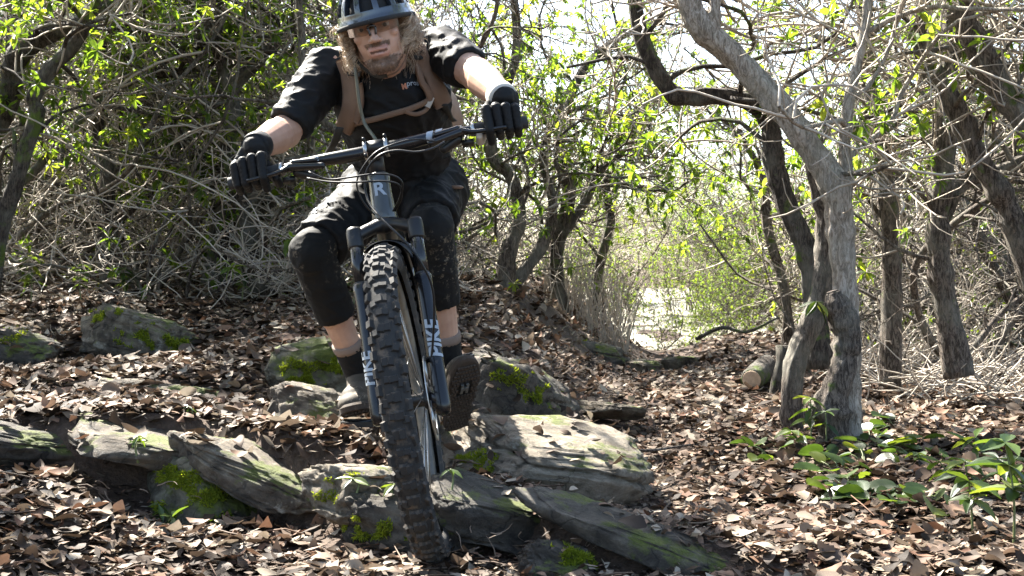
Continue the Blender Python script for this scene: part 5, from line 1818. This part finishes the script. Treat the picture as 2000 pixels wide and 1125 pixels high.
moss('lit', [(680, 935, 50, 12), (640, 975, 40, 18)], 260, .008)

# ------------------------------------------------------------------ ground plants, each leaf a piece of its own
def leaf_mesh(kind):
    b = Buf()
    if kind == 'lance':
        st = [(0, .04), (.15, .5), (.4, 1), (.65, .85), (.88, .35), (1, .03)]; w = .17; dr = -.22
    elif kind == 'round':
        st = [(-.12, .55), (.05, .95), (.35, 1.08), (.65, .95), (.88, .6), (1, .08)]; w = .46; dr = -.1
    else:
        st = [(0, .05), (.2, .8), (.45, 1), (.7, .7), (.9, .3), (1, .03)]; w = .27; dr = -.18
    V = []
    for t, h in st:
        z = dr * t * t
        for s in (-1, -.5, 0, .5, 1):
            V.append((s * h * w, t, z + abs(s) * w * .28 * h - .03 * (abs(s) == 0)))
    n = len(st)
    b.add(V, [(k * 5 + j, k * 5 + j + 1, k * 5 + j + 6, k * 5 + j + 5) for k in range(n - 1) for j in range(4)])
    me = b.mesh('leaf'); me.materials.append(M_LEAF_O)
    return me
LEAFM = {k: leaf_mesh(k) for k in ('lance', 'round', 'broad')}
M_STEM = simple('green_stem', (.10, .12, .04), .6)
def plant(px, py, d, h, n, kind, L, label, seed, name='young_plant', cat='plant', group=None, lean=(0, 0), whorls=2, spread=1.0, z=None):
    rng = np.random.default_rng(seed)
    base = P(px, py, d)
    if z is None:
        gzz, _ = rest(base[0], base[1]); base[2] = gzz
    root = empty(name, base, label=label, category=cat)
    if group: root['group'] = group
    st = Buf()
    top = np.array((lean[0], lean[1], h))
    pts = catmull([(0, 0, -.02), top * .5 + (rng.normal(0, .01), rng.normal(0, .01), 0), top], 10)
    if kind == 'round':
        for k in range(n):
            a = rng.random() * 6.28; r = spread * (.03 + .07 * rng.random())
            tip = np.array((math.cos(a) * r, math.sin(a) * r, h * (.5 + .7 * rng.random())))
            st.tube(catmull([(0, 0, -.01), tip * .5 + (0, 0, h * .25), tip], 6), .0018, 5)
            l_ = link('leaf', LEAFM[kind], None, root, loc=tip, rot=(rng.normal(.1, .3), rng.normal(0, .3), a - 1.57 + rng.normal(0, .4)))
            s = L * (.7 + .6 * rng.random()); l_.scale = (s, s, s)
    else:
        st.tube(pts, np.linspace(.0035, .002, 10), 6)
        per = max(1, n // whorls)
        for w in range(whorls):
            t = 1 - w / max(1, whorls) * .65
            p = np.array([np.interp(t, np.linspace(0, 1, 10), pts[:, c]) for c in range(3)])
            ph = rng.random() * 6.28
            for k in range(per):
                a = ph + k * 6.28 / per + rng.normal(0, .25)
                l_ = link('leaf', LEAFM[kind], None, root, loc=p, rot=(rng.normal(-.15, .3), rng.normal(0, .3), a))
                s = L * (.7 + .5 * rng.random()); l_.scale = (s, s, s)
    o = st.build('stem', M_STEM, root)
    return root
plant(1583, 820, 4.86, .17, 12, 'lance', .075, 'bright green leafy plant in front of the bowed grey trunk', 1, whorls=3)
plant(1612, 790, 4.80, .13, 9, 'lance', .06, 'small leafy plant between the two trunk bases', 2, whorls=2)
plant(1545, 860, 4.75, .08, 8, 'broad', .06, 'low green plant at the foot of the bowed grey trunk', 3)
GC = [(1640, 930, 4.35, .045, 6), (1690, 905, 4.5, .05, 6), (1720, 885, 4.7, .05, 6), (1660, 960, 4.15, .04, 5), (1640, 1000, 3.95, .045, 4), (1700, 1010, 3.9, .04, 5), (1750, 1020, 3.85, .04, 5), (1800, 1035, 3.75, .04, 5),
      (1700, 850, 4.9, .05, 6), (1750, 860, 4.8, .05, 5), (1790, 890, 4.6, .05, 6), (1510, 870, 4.7, .05, 5), (1480, 880, 4.65, .04, 4), (1600, 870, 4.6, .05, 5), (1690, 810, 5.2, .05, 6), (1750, 800, 5.4, .05, 5), (1840, 1000, 3.8, .04, 5)]
GCL = ['round leaved plant right below the pale trunk', 'round leaved plant right of the pale trunk base', 'round leaved plant by a bare patch right of the pale trunk', 'round leaved plant with broad shiny leaves below the pale trunk',
       'round leaved plant with a glossy sky lit leaf at lower right', 'dark round leaved plant at lower right', 'dark round leaved plant beside the lower right leaf pile', 'dark round leaved plant nearest the bottom right corner',
       'small round leaved plant behind the pale trunk', 'small round leaved plant beside the stick pile', 'round leaved plant between pale trunk and right shrub', 'round leaved plant left of the bowed trunk',
       'lowest round leaved plant left of the bowed trunk', 'round leaved plant between the two trunk feet', 'round leaved plant at the edge of the stick pile', 'round leaved plant under the stick pile', 'round leaved plant under the right foreground shrub']
for k, ((px, py, d, h, n), lb) in enumerate(zip(GC, GCL)):
    plant(px, py, d, h, n, 'round', .066 if d < 4.4 else .056, lb, 100 + k, name='ground_plant', group='round leaved plants on the forest floor')
for k, (px, py, d, h, n, L, lb) in enumerate([
        (1885, 990, 3.95, .10, 10, .085, 'yellow green leafy plant low at the right'), (1835, 960, 4.1, .07, 8, .075, 'small yellow green plant left of the right foreground shrub'),
        (1950, 985, 3.9, .11, 10, .09, 'yellow green leafy plant at the right edge'), (1905, 900, 4.4, .10, 8, .08, 'leafy plant behind the right foreground shrub'),
        (1790, 930, 4.4, .06, 8, .06, 'small lance leaved plant among the round leaves')]):
    plant(px, py, d, h, n, 'lance', L, lb, 200 + k, group='leafy plants at the lower right')
# taller shrub close to the lens at right
plant(1980, 1120, 3.3, .25, 16, 'broad', .085, 'tall dark leaved shrub in shade at the right edge', 301, name='shrub', cat='shrub', whorls=3, lean=(-.02, 0))
plant(1900, 1010, 3.5, .14, 10, 'broad', .075, 'dark drooping leafy stem in front of the stick pile', 302, name='shrub', cat='shrub', whorls=2, lean=(-.01, 0))
for k, (px, py, d, h, n, kind, L, lb) in enumerate([
        (690, 1012, 3.42, .035, 5, 'lance', .05, 'small green sprig growing left of the front tyre'), (770, 1040, 3.40, .03, 3, 'lance', .05, 'flat green leaf sprig just left of the tyre foot'),
        (880, 1040, 3.40, .05, 3, 'lance', .04, 'tiny green sprig just right of the tyre'),
        (310, 1010, 3.68, .06, 10, 'lance', .04, 'dark leafy plant at the foot of the mossy block'), (335, 1045, 3.6, .05, 10, 'lance', .045, 'dark rosette below the mossy block'), (270, 975, 3.72, .05, 8, 'lance', .035, 'small dark plant left of the mossy block'),
        (368, 838, 4.05, .03, 9, 'lance', .022, 'tiny green plant above the long left slab'),
        (420, 1035, 3.62, .03, 6, 'broad', .022, 'tiny plant in the soil right of the mossy block')]):
    plant(px, py, d, h, n, kind, L, lb, 320 + k, whorls=2 if n > 5 else 1)
for k, (px, d, h, n, lb) in enumerate([(240, 7.4, .16, 20, 'leafy seedling at the top of the left slope'), (470, 7.2, .2, 14, 'thin seedling at the top of the slope left of the knee'), (60, 6.9, .25, 22, 'leafy seedling at the left edge above the slope'),
                                       (690, 6.6, .16, 14, 'green seedling between the riders legs'), (160, 7.0, .2, 16, 'leafy seedling left of the thicket gap'), (1000, 8.6, .14, 12, 'small green plant on the mossy bank')]):
    plant(px, 600, d, h, n, 'lance', .075, lb, 340 + k, whorls=4)
# shoot on the pale trunk
plant(1626, 600, 4.92, .02, 7, 'lance', .085, 'bright shoot of long leaves growing from the pale trunk', 360, name='leafy_shoot', z=0, whorls=1, lean=(-.06, -.02))
# sunlit saplings beyond the crest
OPEN = []
rg = np.random.default_rng(91)
for k in range(400):
    y = 13 + 14 * rg.random(); px = 1130 + 430 * rg.random()
    if all((px - a) ** 2 / 3600 + (y - b_) ** 2 / 4 > 1 for a, b_, _, _ in OPEN) and len(OPEN) < 14:
        OPEN.append((px, y, .32 + .34 * rg.random(), 'pale sunlit sapling %s in the bright opening %s' % ('far beyond the crest' if y > 21 else 'well beyond the crest' if y > 17 else 'just over the crest', 'at left' if px < 1290 else 'in its middle' if px < 1430 else 'at right')))
for k, (px, y, sc, lb) in enumerate([(1265, 11.5, .28, 'bright sapling at the trail crest'), (1310, 12.4, .22, 'sunlit sapling behind the trail crest'), (1430, 11.8, .25, 'sunlit sapling left of the cut log'), (1490, 13, .4, 'leafy sapling left of the bowed trunk'),
                                     (1200, 12.2, .34, 'sapling at the foot of the bank by the opening'), (1390, 15, .3, 'far sunlit sapling in the opening'), (1540, 10.5, .42, 'sapling behind the bowed trunk')] + OPEN):
    tree_obj((px - 1000) / FPX * y, y, PROTO[6] if k < 7 else PROTO[(6, 2)[k % 2]], k * 1.3, sc, lb, 'saplings beyond the crest', (M_BARK, M_TWIG, M_LEAF), name='sapling')

# full grown trees standing in the sun well beyond the crest
for k, (px, y, sc, lb) in enumerate([(1105, 19, .85, 'sunlit tree beyond the crest behind the mossy bank'), (1185, 23, .9, 'sunlit tree beyond the crest at the left of the opening'), (1270, 27, .95, 'farthest pale tree in the opening, left of its middle'),
                                     (1345, 22, .62, 'low pale tree in the middle of the bright opening'), (1425, 27, 1.0, 'farthest pale tree in the opening, right of its middle'), (1490, 21, .8, 'sunlit tree beyond the crest behind the dark bent limb'), (1570, 18, .85, 'sunlit tree beyond the crest behind the bowed trunk')]):
    tree_obj((px - 1000) / FPX * y, y, PROTO[(2, 0, 6, 2, 4, 6, 0)[k]], k * 2.1, sc, lb, 'sunlit trees across the meadow', (M_BARK, M_TWIG_PALE, M_LEAF))

# ------------------------------------------------------------------ cut log, stump, sticks, roots
rng = np.random.default_rng(8)
c0 = P(1468, 742, 6.3)
lg = empty('cut_log', c0, label='short cut log with a pale sawn end beside the trail', category='log')
bpy.context.view_layer.update()
ax = unit((.35, .9, .12))
b = Buf(); b.tube(catmull([c0, c0 + ax * .12, c0 + ax * .34], 12), np.linspace(.046, .055, 12) * (1 + .1 * rng.random(12)), 16, jitter=.12, rng=rng); adopt(b.build('bark', M_BARK_DARK), lg)
M_CUT = simple('sawn_wood', (.34, .25, .17), .8, var=.25, scale=60)
b = Buf(); b.tube([c0 - ax * .006, c0 + ax * .004], [.041, .043], 18); adopt(b.build('cut_face', M_CUT, smooth=False), lg)
s0 = P(1527, 770, 6.2); s0[2] = float(gz(s0[0], s0[1]))
b = Buf(); b.tube([s0 - (0, 0, .05), s0 + (0, 0, .08), s0 + (.01, 0, .17), s0 + (.012, 0, .24)], [.06, .045, .04, .036], 14, jitter=.3, rng=rng)
st_ = b.build('stump', M_BARK_DARK, label='dark broken stump behind the bowed trunk', category='stump')
def stick(pts, r, label, mat=M_BARK):
    w = [P(*p) for p in pts]
    b = Buf(); n = len(w) * 6; b.tube(catmull(w, n), np.linspace(r, r * .5, n) * (1 + .2 * rng.random(n)), 8, jitter=.15, rng=rng)
    b.build('fallen_stick', mat, label=label, category='stick', group='fallen sticks')
stick([(850, 848, 4.55), (930, 842, 4.6), (1010, 828, 4.62), (1080, 832, 4.66)], .010, 'long dark stick lying behind the flat pale rock', M_BARK_DARK)
stick([(1110, 828, 5.0), (1180, 836, 4.95), (1245, 862, 4.85)], .011, 'grey stick lying on the trail behind the flat rock')
stick([(1360, 662, 8.6), (1410, 640, 8.5), (1460, 648, 8.4), (1520, 620, 8.3)], .012, 'thin branch arching over the trail crest', M_BARK_DARK)
stick([(60, 800, 4.5), (160, 790, 4.5), (260, 800, 4.45)], .008, 'thin stick among leaves above the left slab')
stick([(1180, 870, 4.6), (1260, 880, 4.5), (1350, 868, 4.55)], .006, 'thin stick right of the flat pale rock')
b = Buf()
for k in range(300):
    px = 1665 + 340 * rng.random(); d = 6.2 + 1.6 * rng.random()
    x = (px - 1000) / FPX * d; z = float(gz(x, d))
    a = rng.random() * 6.28
    p, r, _ = wander(rng, (x, d, z + .01 + .12 * rng.random() ** 2), (math.cos(a), math.sin(a) * .5, .12 + .4 * rng.random()), .15 + .4 * rng.random(), .0045, .002, .05, .25, 0)
    b.tube(p, r, 4, rnd=rng.random(), cap=False)
b.build('stick_pile', M_TWIG_PALE, kind='stuff', label='tangle of pale dead sticks on the ground at right', category='stick pile')
b = Buf()
for k in range(260):
    px = 1060 + 170 * rng.random(); d = 9.0 + 1.6 * rng.random()
    x = (px - 1000) / FPX * d; z = float(gz(x, d))
    p, r, _ = wander(rng, (x, d, z - .02), (rng.normal(0, .15), rng.normal(0, .15), 1), .2 + .5 * rng.random(), .0035, .0018, .07, .12, .05)
    b.tube(p, r, 3, rnd=rng.random(), cap=False)
b.build('dry_stems', M_TWIG_PALE, kind='stuff', label='pale dry stems standing on the bank by the opening', category='dry stems')
b = Buf()
for k in range(44):
    if k < 30:
        p0 = P(880 + 330 * rng.random(), 1035 + 70 * rng.random(), 3.30 + .04 * rng.random())
    else:
        p0 = P(200 + 260 * rng.random(), 930 + 90 * rng.random(), 3.70 + .05 * rng.random())
    p, r, _ = wander(rng, p0, (rng.normal(0, .8), -.3, rng.normal(-.4, .5)), .03 + .06 * rng.random(), .0018, .0006, .012, .35, -.05)
    b.tube(p, r, 4, rnd=rng.random(), cap=False)
b.build('fine_roots', M_ROOT, kind='stuff', label='fine pale roots hanging from the earth under the ledge', category='roots')
# ------------------------------------------------------------------ tell alike neighbours apart
seen = {}
for o in list(COL.objects):
    if o.type == 'EMPTY' and o.get('group') in ('rhododendrons in the thicket', 'twiggy brush between the trunks', 'saplings beyond the crest'):
        seen.setdefault(o['label'], []).append(o)
for lab, os_ in seen.items():
    if len(os_) > 1:
        os_.sort(key=lambda o: o.location.x / o.location.y)
        for w_, o in zip(('left', 'right') if len(os_) == 2 else ('leftmost', 'middle', 'rightmost', 'outermost'), os_):
            o['label'] = w_ + ' ' + lab
